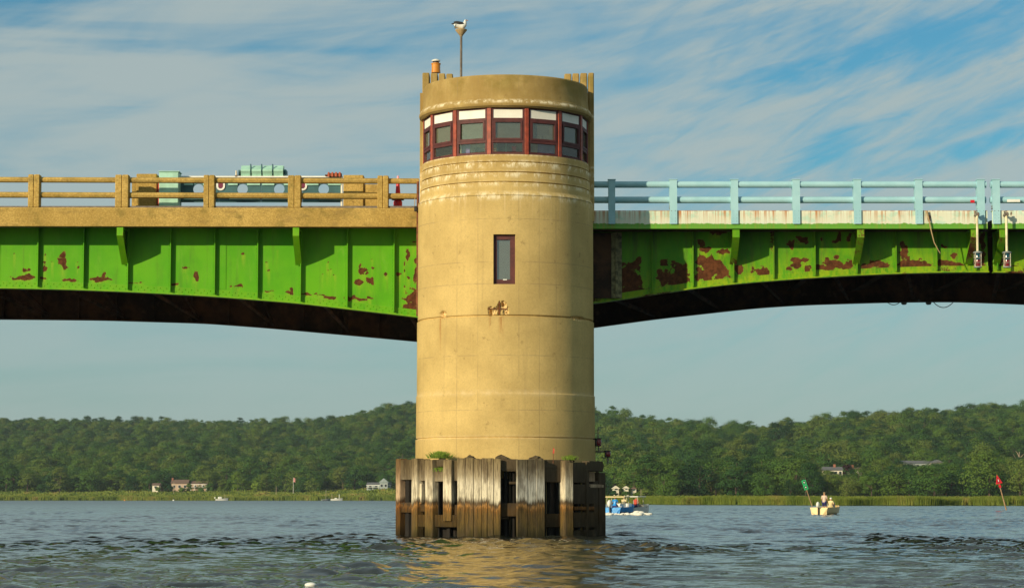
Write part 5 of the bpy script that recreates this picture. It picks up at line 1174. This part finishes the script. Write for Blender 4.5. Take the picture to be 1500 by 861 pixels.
m = MB(); Y = YR-.12; pts = [(WX(1360.5, Y), Y, WZ(309, Y)), (WX(1363, Y), Y, WZ(320, Y)), (WX(1367, Y), Y, WZ(340, Y)), (WX(1371, Y), Y+.05, WZ(355, Y)), (WX(1377, Y), Y+.08, WZ(366, Y)), (WX(1380, Y), Y+.08, WZ(371, Y))]
rp = thing('hanging_rope', 'frayed tan rope dangling over the cream bridge edge', 'rope', pts[0]); m.tube(pts, [.035, .03, .022, .02, .016, .012], 7); m.build('rope', M_rope, rp)
for px, label, c0, c1, sag in ((1325, 'left one of two dark lamps hanging under the far edge with a drooping cable', 1299, 1320, 446.5), (1361, 'right one of two dark lamps hanging under the far edge with a long drooping cable', 1367, 1398, 450.5)):
    Y = YF; x = WX(px, Y); zt1 = WZ(441, Y); t = thing('underside_lamp', label, 'lamp', (x, Y, WZ(446, Y)), 'lamps under the bridge')
    MB().lathe((x, Y, 0), [(.0, WZ(446.3, Y)), (.08, WZ(446.2, Y)), (.13, WZ(444.5, Y)), (.125, zt1)], 16).build('housing', M_metalbox, t)
    pts = []
    for k in range(13):
        f = k/12; pts.append((WX(c0+(c1-c0)*f, Y), Y-.05, WZ(441.5+(sag-441.5)*4*f*(1-f), Y)))
    MB().tube(pts, .018, 5).build('cable', M_black, t)

# ------------------------------------------------------------------ timber fender
fen = thing('timber_fender', 'weathered timber fender of piles and planks around the tower base', 'fender', (AX, 88, 0))
FP = [(580, 87.9), (606, 86.6), (640, 85.5), (668, 85.05), (735, 84.9), (757, 84.95), (800, 85.5), (838, 86.05), (862, 86.8), (885, 88.2)]
def YFn(px): return lerp(px, [p[0] for p in FP], [p[1] for p in FP])
def frot(px):
    a, b = px-6, px+6; ya, yb_ = YFn(a), YFn(b); return math.atan2(yb_-ya, WX(b, yb_)-WX(a, ya))
def member(name, x0, x1, y0, y1, dep, mat, back=0.0, bev=.02, tilt=0, zr=None, lean=0):
    pc = (x0+x1)/2; Y = YFn(pc)+back; rz = frot(pc); X0, X1 = WX(x0, Y), WX(x1, Y); zt_ = WZ(y0, Y) if y0 is not None else zr[1]; zb = WZ(y1, Y) if y1 is not None else -1.2
    L = (X1-X0)/math.cos(rz) if abs(rz) < 1.2 else (X1-X0)
    m = MB(); Mx = Matrix.Rotation(rz, 3, 'Z')@Matrix.Rotation(tilt, 3, 'Y')
    c = Vector(((X0+X1)/2, Y, (zt_+zb)/2))+Matrix.Rotation(rz, 3, 'Z')@Vector((0, dep/2, 0))
    m.obox(c, L, dep, zt_-zb, M=Mx, bev=bev); return m.build(name, mat, fen)
rr = random.Random(4)
# vertical piles
member('pile', 580, 586.8, 671.5, None, .34, M_woodr, -.1); member('pile', 603, 611.5, 671, None, .3, M_wood, -.18); member('pile', 622.3, 634, 673, None, .3, M_wood, -.2)
member('pile', 649, 661.5, 673, 763, .3, M_wood, -.2); member('pile', 827.2, 839.5, 674, None, .42, M_wood, -.3); member('pile', 613.5, 618, 708, 738, .14, M_wood, .0)
member('pile', 745.5, 749, 690, None, .2, M_woodd, .28); member('pile', 876.5, 887, 692, None, .3, M_woodd, -.02)
# sheathing planks
xs = [670, 681.8, 693.8, 705.5, 714.2, 723.2, 733.6]
for i in range(len(xs)-1): member('plank', xs[i]+.2, xs[i+1]-.25, 671+rr.uniform(-.8, .8), None, .10, M_wood, -.24+rr.uniform(-.012, .012), .012, tilt=rr.uniform(-.002, .002))
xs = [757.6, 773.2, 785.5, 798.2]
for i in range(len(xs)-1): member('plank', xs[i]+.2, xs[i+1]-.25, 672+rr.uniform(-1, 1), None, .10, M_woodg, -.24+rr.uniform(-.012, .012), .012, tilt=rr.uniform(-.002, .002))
# horizontal wales, one timber per bay
def wale(a, b, y0, y1, mat, back=.0, dep=.24): member('wale', a, b, y0, y1, dep, mat, back, .02)
for a, b, y0, y1 in ((586, 604, 673, 702.5), (611, 623, 672, 704), (634, 650, 688, 705), (661, 671, 674, 704), (733, 758, 688, 690), (733, 758, 672, 688), (798, 828, 686, 706), (798, 828, 673, 686.5)):
    wale(a-1, b+1, y0, y1, M_woodm if a < 700 else M_woodd)
wale(634, 650, 672.5, 682, M_woodd, .12); wale(586, 604, 735.5, 750.5, M_woodm, .02); wale(612, 670, 753.5, 771.5, M_woodm, .02); wale(662, 671, 739, 756, M_woodd, .02); wale(611, 623, 738, 749, M_woodd, .05)
wale(733, 758, 736.5, 756, M_woodd, .03); wale(733, 746, 756.5, 760, M_woodd, .1); wale(798, 828, 752, 772, M_woodd, .03); wale(746, 757, 705, 709, M_woodd, .06)
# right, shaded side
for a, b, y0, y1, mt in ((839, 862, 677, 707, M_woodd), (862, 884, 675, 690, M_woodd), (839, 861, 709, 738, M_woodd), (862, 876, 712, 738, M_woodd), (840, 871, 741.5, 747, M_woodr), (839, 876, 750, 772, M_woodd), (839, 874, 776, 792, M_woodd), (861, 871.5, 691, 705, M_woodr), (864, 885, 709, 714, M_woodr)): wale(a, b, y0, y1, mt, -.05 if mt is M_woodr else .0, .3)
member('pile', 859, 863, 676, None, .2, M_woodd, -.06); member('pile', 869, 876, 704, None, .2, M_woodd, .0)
# near-black sheets added as painted shade in the bays; inner piles share the colour
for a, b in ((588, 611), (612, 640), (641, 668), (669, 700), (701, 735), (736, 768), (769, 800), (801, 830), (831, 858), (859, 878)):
    member('shade_lining', a, b, 700, None, .12, M_bayshade, .45 if a < 831 else .85, .01)
for a in (597, 641, 657, 741, 752, 808, 819, 848): member('inner_pile', a-2.5, a+2.5, 690, None, .2, M_bayshade, .22)
# deck of the fender and back ring of piles
zd = WZ(676, 85.1)
ring = [(WX(p, YFn(p)+.1), YFn(p)+.1) for p in range(582, 886, 8)]
ring += [(WX(886, 90), 91.5), (AX+3.2, 93.6), (AX+1, 94.4), (AX-1, 94.4), (AX-3.2, 93.6), (WX(580, 90), 91.5)]
m = MB(); m.prism([(x, y, zd-.16) for x, y in ring], (0, 0, .16)); m.build('top_deck', M_woodd, fen)
for k in range(13):
    a = R(100+k*160/12); x, y = AX+3.42*math.sin(a), 89.4-4.6*math.cos(a); m = MB(); m.tube([(x, y, -1.3), (x, y, zd+.1)], [.18, .16], 10); m.build('pile', M_woodd, fen)
for k in range(12):
    a0, a1 = R(100+k*160/12), R(100+(k+1)*160/12); m = MB(); p = [(AX+3.35*math.sin(a), 89.4-4.45*math.cos(a)) for a in (a0, a1)]
    for z in (.9, 2.2): m.obox(((p[0][0]+p[1][0])/2, (p[0][1]+p[1][1])/2, z), math.dist(p[0], p[1]), .2, .3, rz=math.atan2(p[1][1]-p[0][1], p[1][0]-p[0][0]))
    m.build('wale', M_woodd, fen)
# debris, stumps and grass on the fender
def lump(px, py, w, h, label, name='timber_stump', Y=85.5, mat=M_woodd, seed=0):
    x, z = W(px, py, Y); r_ = np.random.default_rng(seed); t = thing(name, label, 'stump' if 'stump' in name else 'debris', (x, Y, zd)); m = MB(); sc = w/FPX*Y; hh = h/FPX*Y
    n, mm = 14, 6; vs = []; fs = []
    for i in range(mm+1):
        for k in range(n):
            a = 2*math.pi*k/n; q = math.cos(i/mm*math.pi/2)**.5*(1+.22*r_.normal()*(i > 0)); vs.append((x+sc/2*q*math.cos(a), Y+.22*q*math.sin(a), zd+.0+(z-zd+hh)*(i/mm)*(1+.05*r_.normal())))
    for i in range(mm):
        for k in range(n): fs.append((i*n+k, i*n+(k+1) % n, (i+1)*n+(k+1) % n, (i+1)*n+k))
    fs.append(tuple(mm*n+k for k in range(n))); m.add(vs, fs); m.build('body', mat, t); return t
lump(689, 671, 18, 4.5, 'low rotten timber lump on the fender left of its centre', seed=1, name='debris_heap'); lump(734, 671, 24, 5, 'dark brown heap of rotten timber above the gap in the planks', seed=2, name='debris_heap'); lump(785, 671, 22, 3.8, 'flat mossy debris heap behind the right plank panel', seed=3, name='debris_heap')
lump(648, 672, 15, 3, 'weathered stump under the bright green grass tuft', seed=5, Y=85.75); lump(833, 675, 15, 6, 'pale timber stump beside the right hand pile', seed=6, Y=85.9)
def tuft(px, py, w, h, label, Y, n, mat, seed):
    r_ = np.random.default_rng(seed); x, z = W(px, py, Y); t = thing('grass_tuft', label, 'grass', (x, Y, z)); sw = w/FPX*Y; sh = h/FPX*Y; Vs = []; Fs = []
    for i in range(n):
        a = r_.normal(0, .22)*sw; b = r_.normal(0, .12); L = sh*r_.uniform(.55, 1.05)*(1-.6*(abs(a)/sw)); ln = a*.5+r_.normal(0, .05); wd = .012
        k = len(Vs); Vs += [(x+a-wd, Y+b, z-.06), (x+a+wd, Y+b+.01, z-.06), (x+a+ln*.5+wd*.6, Y+b, z+L*.6), (x+a+ln*.5-wd*.6, Y+b, z+L*.6), (x+a+ln, Y+b-.02, z+L)]
        Fs += [(k, k+1, k+2, k+3), (k+3, k+2, k+4)]
    m = MB(); m.add(Vs, Fs); m.build('blades', mat, t)
M_tuft = plain('bright_grass', (.15, .24, .02), .8, var=.4, scale=9)
tuft(644, 668.5, 26, 9.5, 'bright green grass tuft growing on the left of the fender top', 85.75, 420, M_tuft, 1); tuft(835, 671, 20, 6, 'sparse yellow green grass on the fender beside the shaded corner', 85.8, 90, M_tuft, 2); tuft(646, 688, 20, 5, 'small mossy green growth in the notch below the large tuft', 85.6, 160, M_tuft, 3)
Y = 85.4; x = WX(810, Y); t = thing('red_rod', 'thin rod with a torn red streamer standing on the fender', 'marker rod', (x, Y, zd)); MB().tube([(x, Y, zd-.05), (x+.01, Y, WZ(655, Y))], .012, 6).build('rod', M_rust, t)
m = MB(); m.prism([(x+.01, Y-.01, WZ(655, Y)), (x+.05, Y-.02, WZ(658, Y)), (x+.04, Y-.015, WZ(664, Y)), (x-.02, Y-.01, WZ(663.5, Y))], (0, .012, 0)); m.build('streamer', M_redshirt, t)
# red fender lights bracketed off the tower's right side
Y = 88.6
for px, y0, y1, label, ax0, ay in ((876, 641, 654, 'black cased red lantern fixed to the right side of the tower', 866, 643), (889.5, 659, 670, 'lower red lantern on a bracket right of the tower base', 876, 661)):
    x = WX(px, Y); Z = lambda py: WZ(py, Y); t = thing('side_lantern', label, 'lantern', (x, Y, Z(y1)))
    m = MB(); m.lathe((x, Y, 0), [(.0, Z(y0)), (.13, Z(y0+.5)), (.14, Z(y0+1.6)), (.10, Z(y0+2))], 14); m.lathe((x, Y, 0), [(.10, Z(y1-2)), (.13, Z(y1-1)), (.0, Z(y1))], 14); m.obox((x-.07, Y, Z((y0+y1)/2)), .09, .2, (y1-y0-2)/FPX*Y, bev=.02); m.build('casing', M_black, t)
    MB().lathe((x, Y, 0), [(.10, Z(y1-2)), (.125, Z((y0+y1)/2)), (.10, Z(y0+2))], 16, smooth=True).build('lens', M_lr, t)
    m = MB(); m.tube([(WX(ax0-6, Y), Y+.05, Z(ay)), (x, Y, Z(ay))], .03, 6); 
    if px > 880: m.tube([(WX(876, Y), Y, Z(652)), (WX(876.5, Y), Y, Z(661.5))], .025, 6); m.tube([(x-.0, Y, Z(670)), (x+.01, Y, Z(678))], .03, 6)
    else: m.tube([(x, Y, Z(625)), (x-.02, Y, Z(641))], .02, 6)
    m.build('bracket_arm', M_pole, t)

# ------------------------------------------------------------------ markers in the water
def stake(px0, py0, px1, py1, d, label, kind):
    x0 = WX(px0, d); x1, z1 = W(px1, py1, d); t = thing('channel_marker', label, 'channel marker', (x0, d, 0)); v = Vector((x1-x0, 0, z1)).normalized()
    MB().tube([(x0-v.x*1.0, d, -1.0), (x1, d, z1)], [.09, .06], 8).build('stake', plain('bare_stake_wood', (.34, .22, .12), .9) if 'bare_stake_wood' not in bpy.data.materials else bpy.data.materials['bare_stake_wood'], t)
    tilt = -math.atan2(v.x, v.z)
    Mx = Matrix.Rotation(-tilt, 3, 'Y')
    if kind == 'green':
        g_ = plain('green_board_paint', (.02, .60, .20), .5, var=.05); gd = plain('dark_green_board', (.005, .08, .025), .6, var=.05); lastc = None
        for i, s in enumerate((0, 1)):
            c = Vector((x1, d-.08, z1))+v*(.42+.80*s)
            b = MB().obox(c, .62, .04, .74, M=Mx, bev=.0).build('board', g_, t)
            MB().obox(c+Vector((0, -.03, 0)), .44, .015, .54, M=Mx).build('board_centre', gd, b)
            m = MB(); m.obox(c+Vector((0, -.045, 0)), .17, .015, .20, M=Mx, bev=.004); m.build('reflector', M_white, b)
    else:
        m = MB(); c = Vector((x1, d-.06, z1)); s = .62
        P = [c+Mx@Vector(q) for q in ((-s*.62, 0, .0), (s*.62, 0, .0), (0, 0, 1.05))]; m.prism(P, (0, -.03, 0)); b = m.build('board', M_red, t)
        m = MB(); P = [c+Vector((0, -.036, 0))+Mx@Vector(q) for q in ((-s*.34, 0, .16), (s*.34, 0, .16), (0, 0, .74))]; m.prism(P, (0, -.012, 0)); m.build('board_centre', plain('dark_red_board', (.28, .01, .02), .6), b)
        m = MB(); m.obox(c+Vector((0, -.055, 0))+Mx@Vector((0, 0, .36)), .07, .012, .26, M=Mx); m.build('numeral', M_white, b)
        MB().obox(c+Mx@Vector((0, 0, -.30)), .24, .03, .34, M=Mx).build('lower_tab', M_red, t)
stake(1187.5, 742, 1181.5, 717, 377, 'leaning green square channel marker behind the fishing boat', 'green')
stake(1470, 747, 1463.5, 708, 272, 'leaning red triangular channel marker near the right edge', 'red')

# ------------------------------------------------------------------ boats and people
def hull(t, L, Wd, H, mat, M, name='hull', inner=None, sheer=.25, stern=.9):
    """open boat hull in local coordinates (x forward, y to port), M maps to world"""
    n = 12; rows = []
    for i in range(n+1):
        f = i/n; b = Wd/2*(stern+(1-stern)*min(1, f*3))*(1-max(0, f-.45)**2.2/.55**2.2*1.0 if f > .45 else 1); b = max(b, .02); s = H+sheer*f**2; k = .0-.18*(1-f**3)+f**4*.12
        rows.append([(f*L, b, s), (f*L, b*.86, s*.35), (f*L, b*.25, k), (f*L, -b*.25, k), (f*L, -b*.86, s*.35), (f*L, -b, s), (f*L, -b*.9, s-.02), (f*L, -b*.8, .14), (f*L, b*.8, .14), (f*L, b*.9, s-.02)])
    vs = [M@Vector(p) for r_ in rows for p in r_]; fs = []
    for i in range(n):
        for k in range(10): fs.append((i*10+k, i*10+10+k, i*10+10+(k+1) % 10, i*10+(k+1) % 10))
    fs.append(tuple(range(10))); fs.append(tuple(n*10+9-k for k in range(10)))
    m = MB(); m.add(vs, fs); m.box(0, 0, 0, 0, 0, 0) if False else None
    # transom
    b = Wd/2*stern; m.add([M@Vector(p) for p in ((.02, b*.98, H), (.02, b*.84, .05), (.02, -b*.84, .05), (.02, -b*.98, H), (.08, b*.98, H), (.08, b*.84, .05), (.08, -b*.84, .05), (.08, -b*.98, H))], [(0, 1, 2, 3), (7, 6, 5, 4), (0, 3, 7, 4), (0, 4, 5, 1), (2, 6, 7, 3)])
    return m.build(name, mat, t)
def outboard(t, M, s=1.0, mat=M_white, x=-.15, y=0, z=.5):
    m = MB(); c = Vector((x-.08, y, z+.42*s)); m.sphere((0, 0, 0), 1, 12, 8, (.26*s, .17*s, .30*s)); m.v = [tuple(M@(Vector(p)+c)) for p in m.v]; o = m.build('outboard_motor', mat, t)
    m = MB(); m.obox((x, y, z-.2*s), .14*s, .10*s, 1.1*s, bev=.02); m.v = [tuple(M@Vector(p)) for p in m.v]; m.build('leg', M_black, o)
def person(label, joints, M, cloth, shorts, hat=None, hair=None, seated=False, scale=1.0, bare=None):
    """joints in local coordinates; one continuous skinned body, clothes and hair as children"""
    base = M@Vector(joints['pelvis']); base.z = min((M@Vector(v)).z for v in joints.values())
    t = thing('person', label, 'person', tuple(base))
    J = joints; order = ['pelvis', 'waist', 'chest', 'neck', 'head_low', 'head', 'sh_l', 'el_l', 'wr_l', 'ha_l', 'sh_r', 'el_r', 'wr_r', 'ha_r', 'hip_l', 'kn_l', 'an_l', 'to_l', 'hip_r', 'kn_r', 'an_r', 'to_r']
    E = [('pelvis', 'waist'), ('waist', 'chest'), ('chest', 'neck'), ('neck', 'head_low'), ('head_low', 'head'), ('chest', 'sh_l'), ('sh_l', 'el_l'), ('el_l', 'wr_l'), ('wr_l', 'ha_l'), ('chest', 'sh_r'), ('sh_r', 'el_r'), ('el_r', 'wr_r'), ('wr_r', 'ha_r'), ('pelvis', 'hip_l'), ('hip_l', 'kn_l'), ('kn_l', 'an_l'), ('an_l', 'to_l'), ('pelvis', 'hip_r'), ('hip_r', 'kn_r'), ('kn_r', 'an_r'), ('an_r', 'to_r')]
    rad = dict(pelvis=.14, waist=.125, chest=.15, neck=.055, head_low=.075, head=.095, sh=.062, el=.042, wr=.028, ha=.034, hip=.09, kn=.058, an=.04, to=.035)
    rs = [rad.get(k, rad.get(k[:2], rad.get(k[:3], .05))) for k in order]
    skin_mesh('body', [M@Vector(J[k]) for k in order], [(order.index(a), order.index(b)) for a, b in E], rs, M_skin, t, 1)
    def shell(nm, ks, es, rr_, mat): return skin_mesh(nm, [M@Vector(J[k]) if isinstance(k, str) else M@Vector(k) for k in ks], es, rr_, mat, t, 1)
    mid = lambda a, b, f: tuple(Vector(J[a])*(1-f)+Vector(J[b])*f)
    shell('shirt', ['waist', 'chest', 'neck', 'sh_l', mid('sh_l', 'el_l', .8), 'sh_r', mid('sh_r', 'el_r', .8), mid('pelvis', 'waist', .3)], [(0, 1), (1, 2), (1, 3), (3, 4), (1, 5), (5, 6), (0, 7)], [.17, .19, .075, .085, .07, .085, .07, .17], cloth)
    shell('shorts', ['pelvis', 'hip_l', mid('hip_l', 'kn_l', .85), 'hip_r', mid('hip_r', 'kn_r', .85)], [(0, 1), (1, 2), (0, 3), (3, 4)], [.165, .115, .09, .115, .09], shorts)
    h = M@Vector(J['head']); hm = hat or hair or M_deskm
    m = MB(); m.sphere(h+Vector((0, 0, .035)), 1, 12, 7, (.105, .115, .085)); 
    if hat: 
        fwd = (M.to_3x3()@Vector((1, 0, 0))).normalized(); m.sphere(h+fwd*.11+Vector((0, 0, .03)), 1, 10, 4, (.08, .08, .014))
    m.build('cap' if hat else 'hair', hm, t)
    hl = M@Vector(J['head']); fwd = (M.to_3x3()@Vector((1, 0, 0))).normalized(); sd_ = fwd.cross(Vector((0, 0, 1)))
    m = MB(); m.sphere(hl+fwd*.10-Vector((0, 0, .02)), .018, 6, 4); m.build('nose', M_skin, t)
    return t
def stand(x=0, y=0, z=0, face=1, arms='front'):
    J = dict(pelvis=(0, 0, .93), waist=(0, 0, 1.08), chest=(0, 0, 1.32), neck=(0, 0, 1.47), head_low=(.01, 0, 1.54), head=(.02, 0, 1.64), sh_l=(0, .19, 1.40), el_l=(.02, .25, 1.13), wr_l=(.20, .20, 1.02), ha_l=(.28, .16, 1.02),
             sh_r=(0, -.19, 1.40), el_r=(.02, -.25, 1.13), wr_r=(.20, -.20, 1.02), ha_r=(.28, -.16, 1.02), hip_l=(0, .10, .88), kn_l=(.02, .11, .48), an_l=(0, .12, .08), to_l=(.15, .13, .03), hip_r=(0, -.10, .88), kn_r=(.02, -.11, .48), an_r=(0, -.12, .08), to_r=(.15, -.13, .03))
    return {k: (v[0]+x, v[1]+y, v[2]+z) for k, v in J.items()}
def sit(x=0, y=0, z=0, seat=.42):
    J = dict(pelvis=(0, 0, seat+.10), waist=(0.01, 0, seat+.25), chest=(.04, 0, seat+.48), neck=(.06, 0, seat+.63), head_low=(.08, 0, seat+.70), head=(.09, 0, seat+.79), sh_l=(.04, .19, seat+.56), el_l=(.12, .25, seat+.32), wr_l=(.32, .18, seat+.26), ha_l=(.40, .13, seat+.26),
             sh_r=(.04, -.19, seat+.56), el_r=(.12, -.25, seat+.32), wr_r=(.32, -.18, seat+.26), ha_r=(.40, -.13, seat+.26), hip_l=(.02, .10, seat+.08), kn_l=(.42, .13, seat+.08), an_l=(.42, .13, .09), to_l=(.56, .14, .04), hip_r=(.02, -.10, seat+.08), kn_r=(.42, -.13, seat+.08), an_r=(.42, -.13, .09), to_r=(.56, -.14, .04))
    return {k: (v[0]+x, v[1]+y, v[2]+z) for k, v in J.items()}
def xf(px, d, heading, z=0):
    """local x forward; heading in degrees right of straight away from the camera"""
    return Matrix.Translation((WX(px, d), d, z))@Matrix.Rotation(R(90-heading), 4, 'Z')
# fishing boat
Mb = xf(1196.8, 199, 26); fb = thing('fishing_boat', 'cream open fishing boat with two people aboard between the channel markers', 'boat', tuple(Mb.translation))
hull(fb, 4.9, 1.72, .62, M_cream, Mb, sheer=.18)
outboard(fb, Mb, .85, M_white, z=.48)
m = MB()
for q in (1.3, 2.6): m.obox((q, 0, .36), .3, 1.35, .05)
m.v = [tuple(Mb@Vector(p)) for p in m.v]; m.build('bench', M_deskm, fb)
m = MB(); m.obox((3.2, 0, .80), .5, .55, .45, bev=.05); m.v = [tuple(Mb@Vector(p)) for p in m.v]; m.build('console', M_metalbox, fb)
person('standing angler seen from behind in a pale shirt, navy shorts and cap', stand(1.5, .02, .14), Mb, M_shirt, M_navy, hat=M_deskm)
person('seated angler in a cream yellow shirt and white cap in the fishing boat', sit(1.7, -.45, .12), Mb, M_yshirt, M_cream, hat=M_white)
m = MB(); m.obox((.75, .45, .34), .4, .5, .36, bev=.04); m.v = [tuple(Mb@Vector(p)) for p in m.v]; cb = thing('cooler_box', 'white cooler box standing in the fishing boat beside the anglers', 'cooler', tuple(Mb@Vector((.75, .45, .16)))); m.build('body', M_white, cb); m = MB(); m.obox((.75, .45, .54), .42, .52, .04); m.v = [tuple(Mb@Vector(p)) for p in m.v]; m.build('lid', M_white, cb)
# blue motorboat near the fender
Mc = xf(893.5, 213, 24); bb = thing('motorboat', 'bright blue and white motorboat with a canopy behind the fender', 'boat', tuple(Mc.translation))
hull(bb, 5.2, 2.1, .56, M_lblue, Mc, sheer=.3, stern=.95)
m = MB(); 
m.obox((2.9, 0, .75), 1.0, 1.5, .35, bev=.08); m.v = [tuple(Mc@Vector(p)) for p in m.v]; m.build('console', M_white, bb)
m = MB()
m.obox((1.75, 0, 1.50), 1.4, 1.85, .09, bev=.02); m.v = [tuple(Mc@Vector(p)) for p in m.v]; cn = m.build('canopy', M_cream, bb)
for a, b in ((1.2, .85), (1.2, -.85), (2.3, .85), (2.3, -.85)):
    m = MB(); m.tube([(a, b, .5), (a, b*.95, 1.48)], .03, 6); m.v = [tuple(Mc@Vector(p)) for p in m.v]; m.build('canopy_pole', M_steelw, cn)
outboard(bb, Mc, 1.15, M_white, z=.42)
person('person in a red top sitting under the canopy at the stern of the blue boat', sit(1.3, .1, .22), Mc, M_lblue, M_navy, hair=M_skin)
Md = xf(906.5, 216, 42); wb = thing('motorboat', 'white motorboat with people aboard just right of the blue one', 'boat', tuple(Md.translation)); hull(wb, 4.2, 1.6, .52, M_white, Md, sheer=.35)
m = MB()
m.obox((2.3, 0, 1.52), 1.2, 1.5, .08, bev=.02); m.v = [tuple(Md@Vector(p)) for p in m.v]; cn = m.build('canopy', M_white, wb)
for a, b in ((1.8, .7), (1.8, -.7), (2.7, .6), (2.7, -.6)):
    m = MB(); m.tube([(a, b, .5), (a, b*.9, 1.50)], .03, 6); m.v = [tuple(Md@Vector(p)) for p in m.v]; m.build('canopy_pole', M_steelw, cn)
m = MB(); m.obox((2.9, 0, .68), .8, 1.2, .3, bev=.06); m.v = [tuple(Md@Vector(p)) for p in m.v]; m.build('console', M_steelw, wb)
outboard(wb, Md, .7, M_white, z=.38)
person('dark haired person in a cream top seated in the white motorboat', sit(.9, .25, .22), Md, M_yshirt, M_navy, hair=M_black)
person('person in an orange red top seated forward in the white motorboat', sit(1.9, -.35, .22), Md, M_redshirt, M_navy, hair=M_deskm)
# wake foam
t = MT('foam', .9); t.color((.78, .76, .66)); r_ = np.random.default_rng(9); m = MB()
for i in range(150):
    px = r_.choice([r_.normal(934, 4), r_.normal(944, 4), r_.uniform(885, 952), r_.normal(892, 5)]); d = r_.normal(203, 3); s = r_.uniform(.06, .2)*(1.6 if abs(px-934) < 5 else 1)
    m.sphere((WX(px, d), d, .02+r_.uniform(0, .06)*(3 if abs(px-934) < 4 else 1)), s, 6, 4, (1.3, 1, .55))
tag(m.build('wake_foam', t.m), 'white wake foam churned up behind the blue and white boats', 'foam', kind='stuff')
# distant moored boats
for px, d, hd, L, label, mast_, cab in ((318, 1225, 75, 6.5, 'small white cabin motorboat near the left shore', 1, True), (486, 1240, 82, 6.0, 'white open boat with two upright posts off the left shore', 2, False), (473, 1262, 70, 4.5, 'little dark moored sailing dinghy left of the white open boat', 3, False)):
    Mx = xf(px, d, hd); t = thing('moored_boat', label, 'boat', tuple(Mx.translation)); hull(t, L, 2.2, .95 if mast_ < 3 else .7, M_white if mast_ < 3 else M_metalbox, Mx, sheer=.5)
    if cab:
        m = MB(); m.obox((2.3, 0, 1.5), 1.8, 1.6, 1.1, bev=.15); m.v = [tuple(Mx@Vector(p)) for p in m.v]; m.build('cabin', M_white, t)
        m = MB(); m.tube([(4.6, 0, 1), (4.6, 0, 3.4)], .06, 6); m.tube([(5.3, 0, 1), (5.3, 0, 2.7)], .06, 6); m.v = [tuple(Mx@Vector(p)) for p in m.v]; m.build('post', M_barkw, t); outboard(t, Mx, 1.4, M_white, z=.9)
    elif mast_ == 2:
        for q, hh, rr_ in ((.6, 3.4, .12), (4.4, 3.3, .16)):
            m = MB(); m.tube([(q, 0, .6), (q, 0, hh)], rr_, 6); m.v = [tuple(Mx@Vector(p)) for p in m.v]; m.build('post', M_barkw if q < 1 else M_white, t)
        m = MB(); m.obox((2.6, 0, 1.2), 1.2, 1.0, .5, bev=.1); m.v = [tuple(Mx@Vector(p)) for p in m.v]; m.build('console', M_white, t)
    else:
        m = MB(); m.tube([(2.2, 0, .5), (2.2, 0, 5.8)], .06, 6); m.v = [tuple(Mx@Vector(p)) for p in m.v]; m.build('mast', M_steelw, t)
for px, d, lab in ((186, 1250, 'tiny orange mooring buoy off the left marsh'), (257, 1255, 'tiny white mooring buoy below the utility pole')):
    x = WX(px, d); t = thing('mooring_buoy', lab, 'buoy', (x, d, 0)); MB().sphere((x, d, .15), .5, 12, 8).build('float', M_orange if px < 200 else M_white, t); MB().tube([(x, d, .6), (x, d, 1.1)], .08, 6).build('ring_post', M_black, t)
# small floating thing in the near water at the bottom edge
x, z = W(455, 858, 38.1); t = thing('floating_debris', 'small pale piece of foam drifting at the bottom edge', 'debris', (x, 38.1, 0)); m = MB(); m.sphere((x, 38.1, .03), .07, 10, 6, (1.4, 1, .6)); m.build('body', M_white, t)

# ------------------------------------------------------------------ air
hz = bpy.data.materials.new('haze'); hz.use_nodes = True; ht = hz.node_tree; ht.nodes.clear(); ho = ht.nodes.new('ShaderNodeOutputMaterial'); hv = ht.nodes.new('ShaderNodeVolumePrincipled')
hv.inputs['Color'].default_value = (.72, .86, 1.0, 1); hv.inputs['Density'].default_value = 4.4e-5; ht.links.new(hv.outputs[0], ho.inputs['Volume'])
m = MB(); m.box(-4600, 4600, -700, 4600, -4, 130); tag(m.build('haze', hz), 'thin pale summer haze over the river', 'haze', kind='stuff')
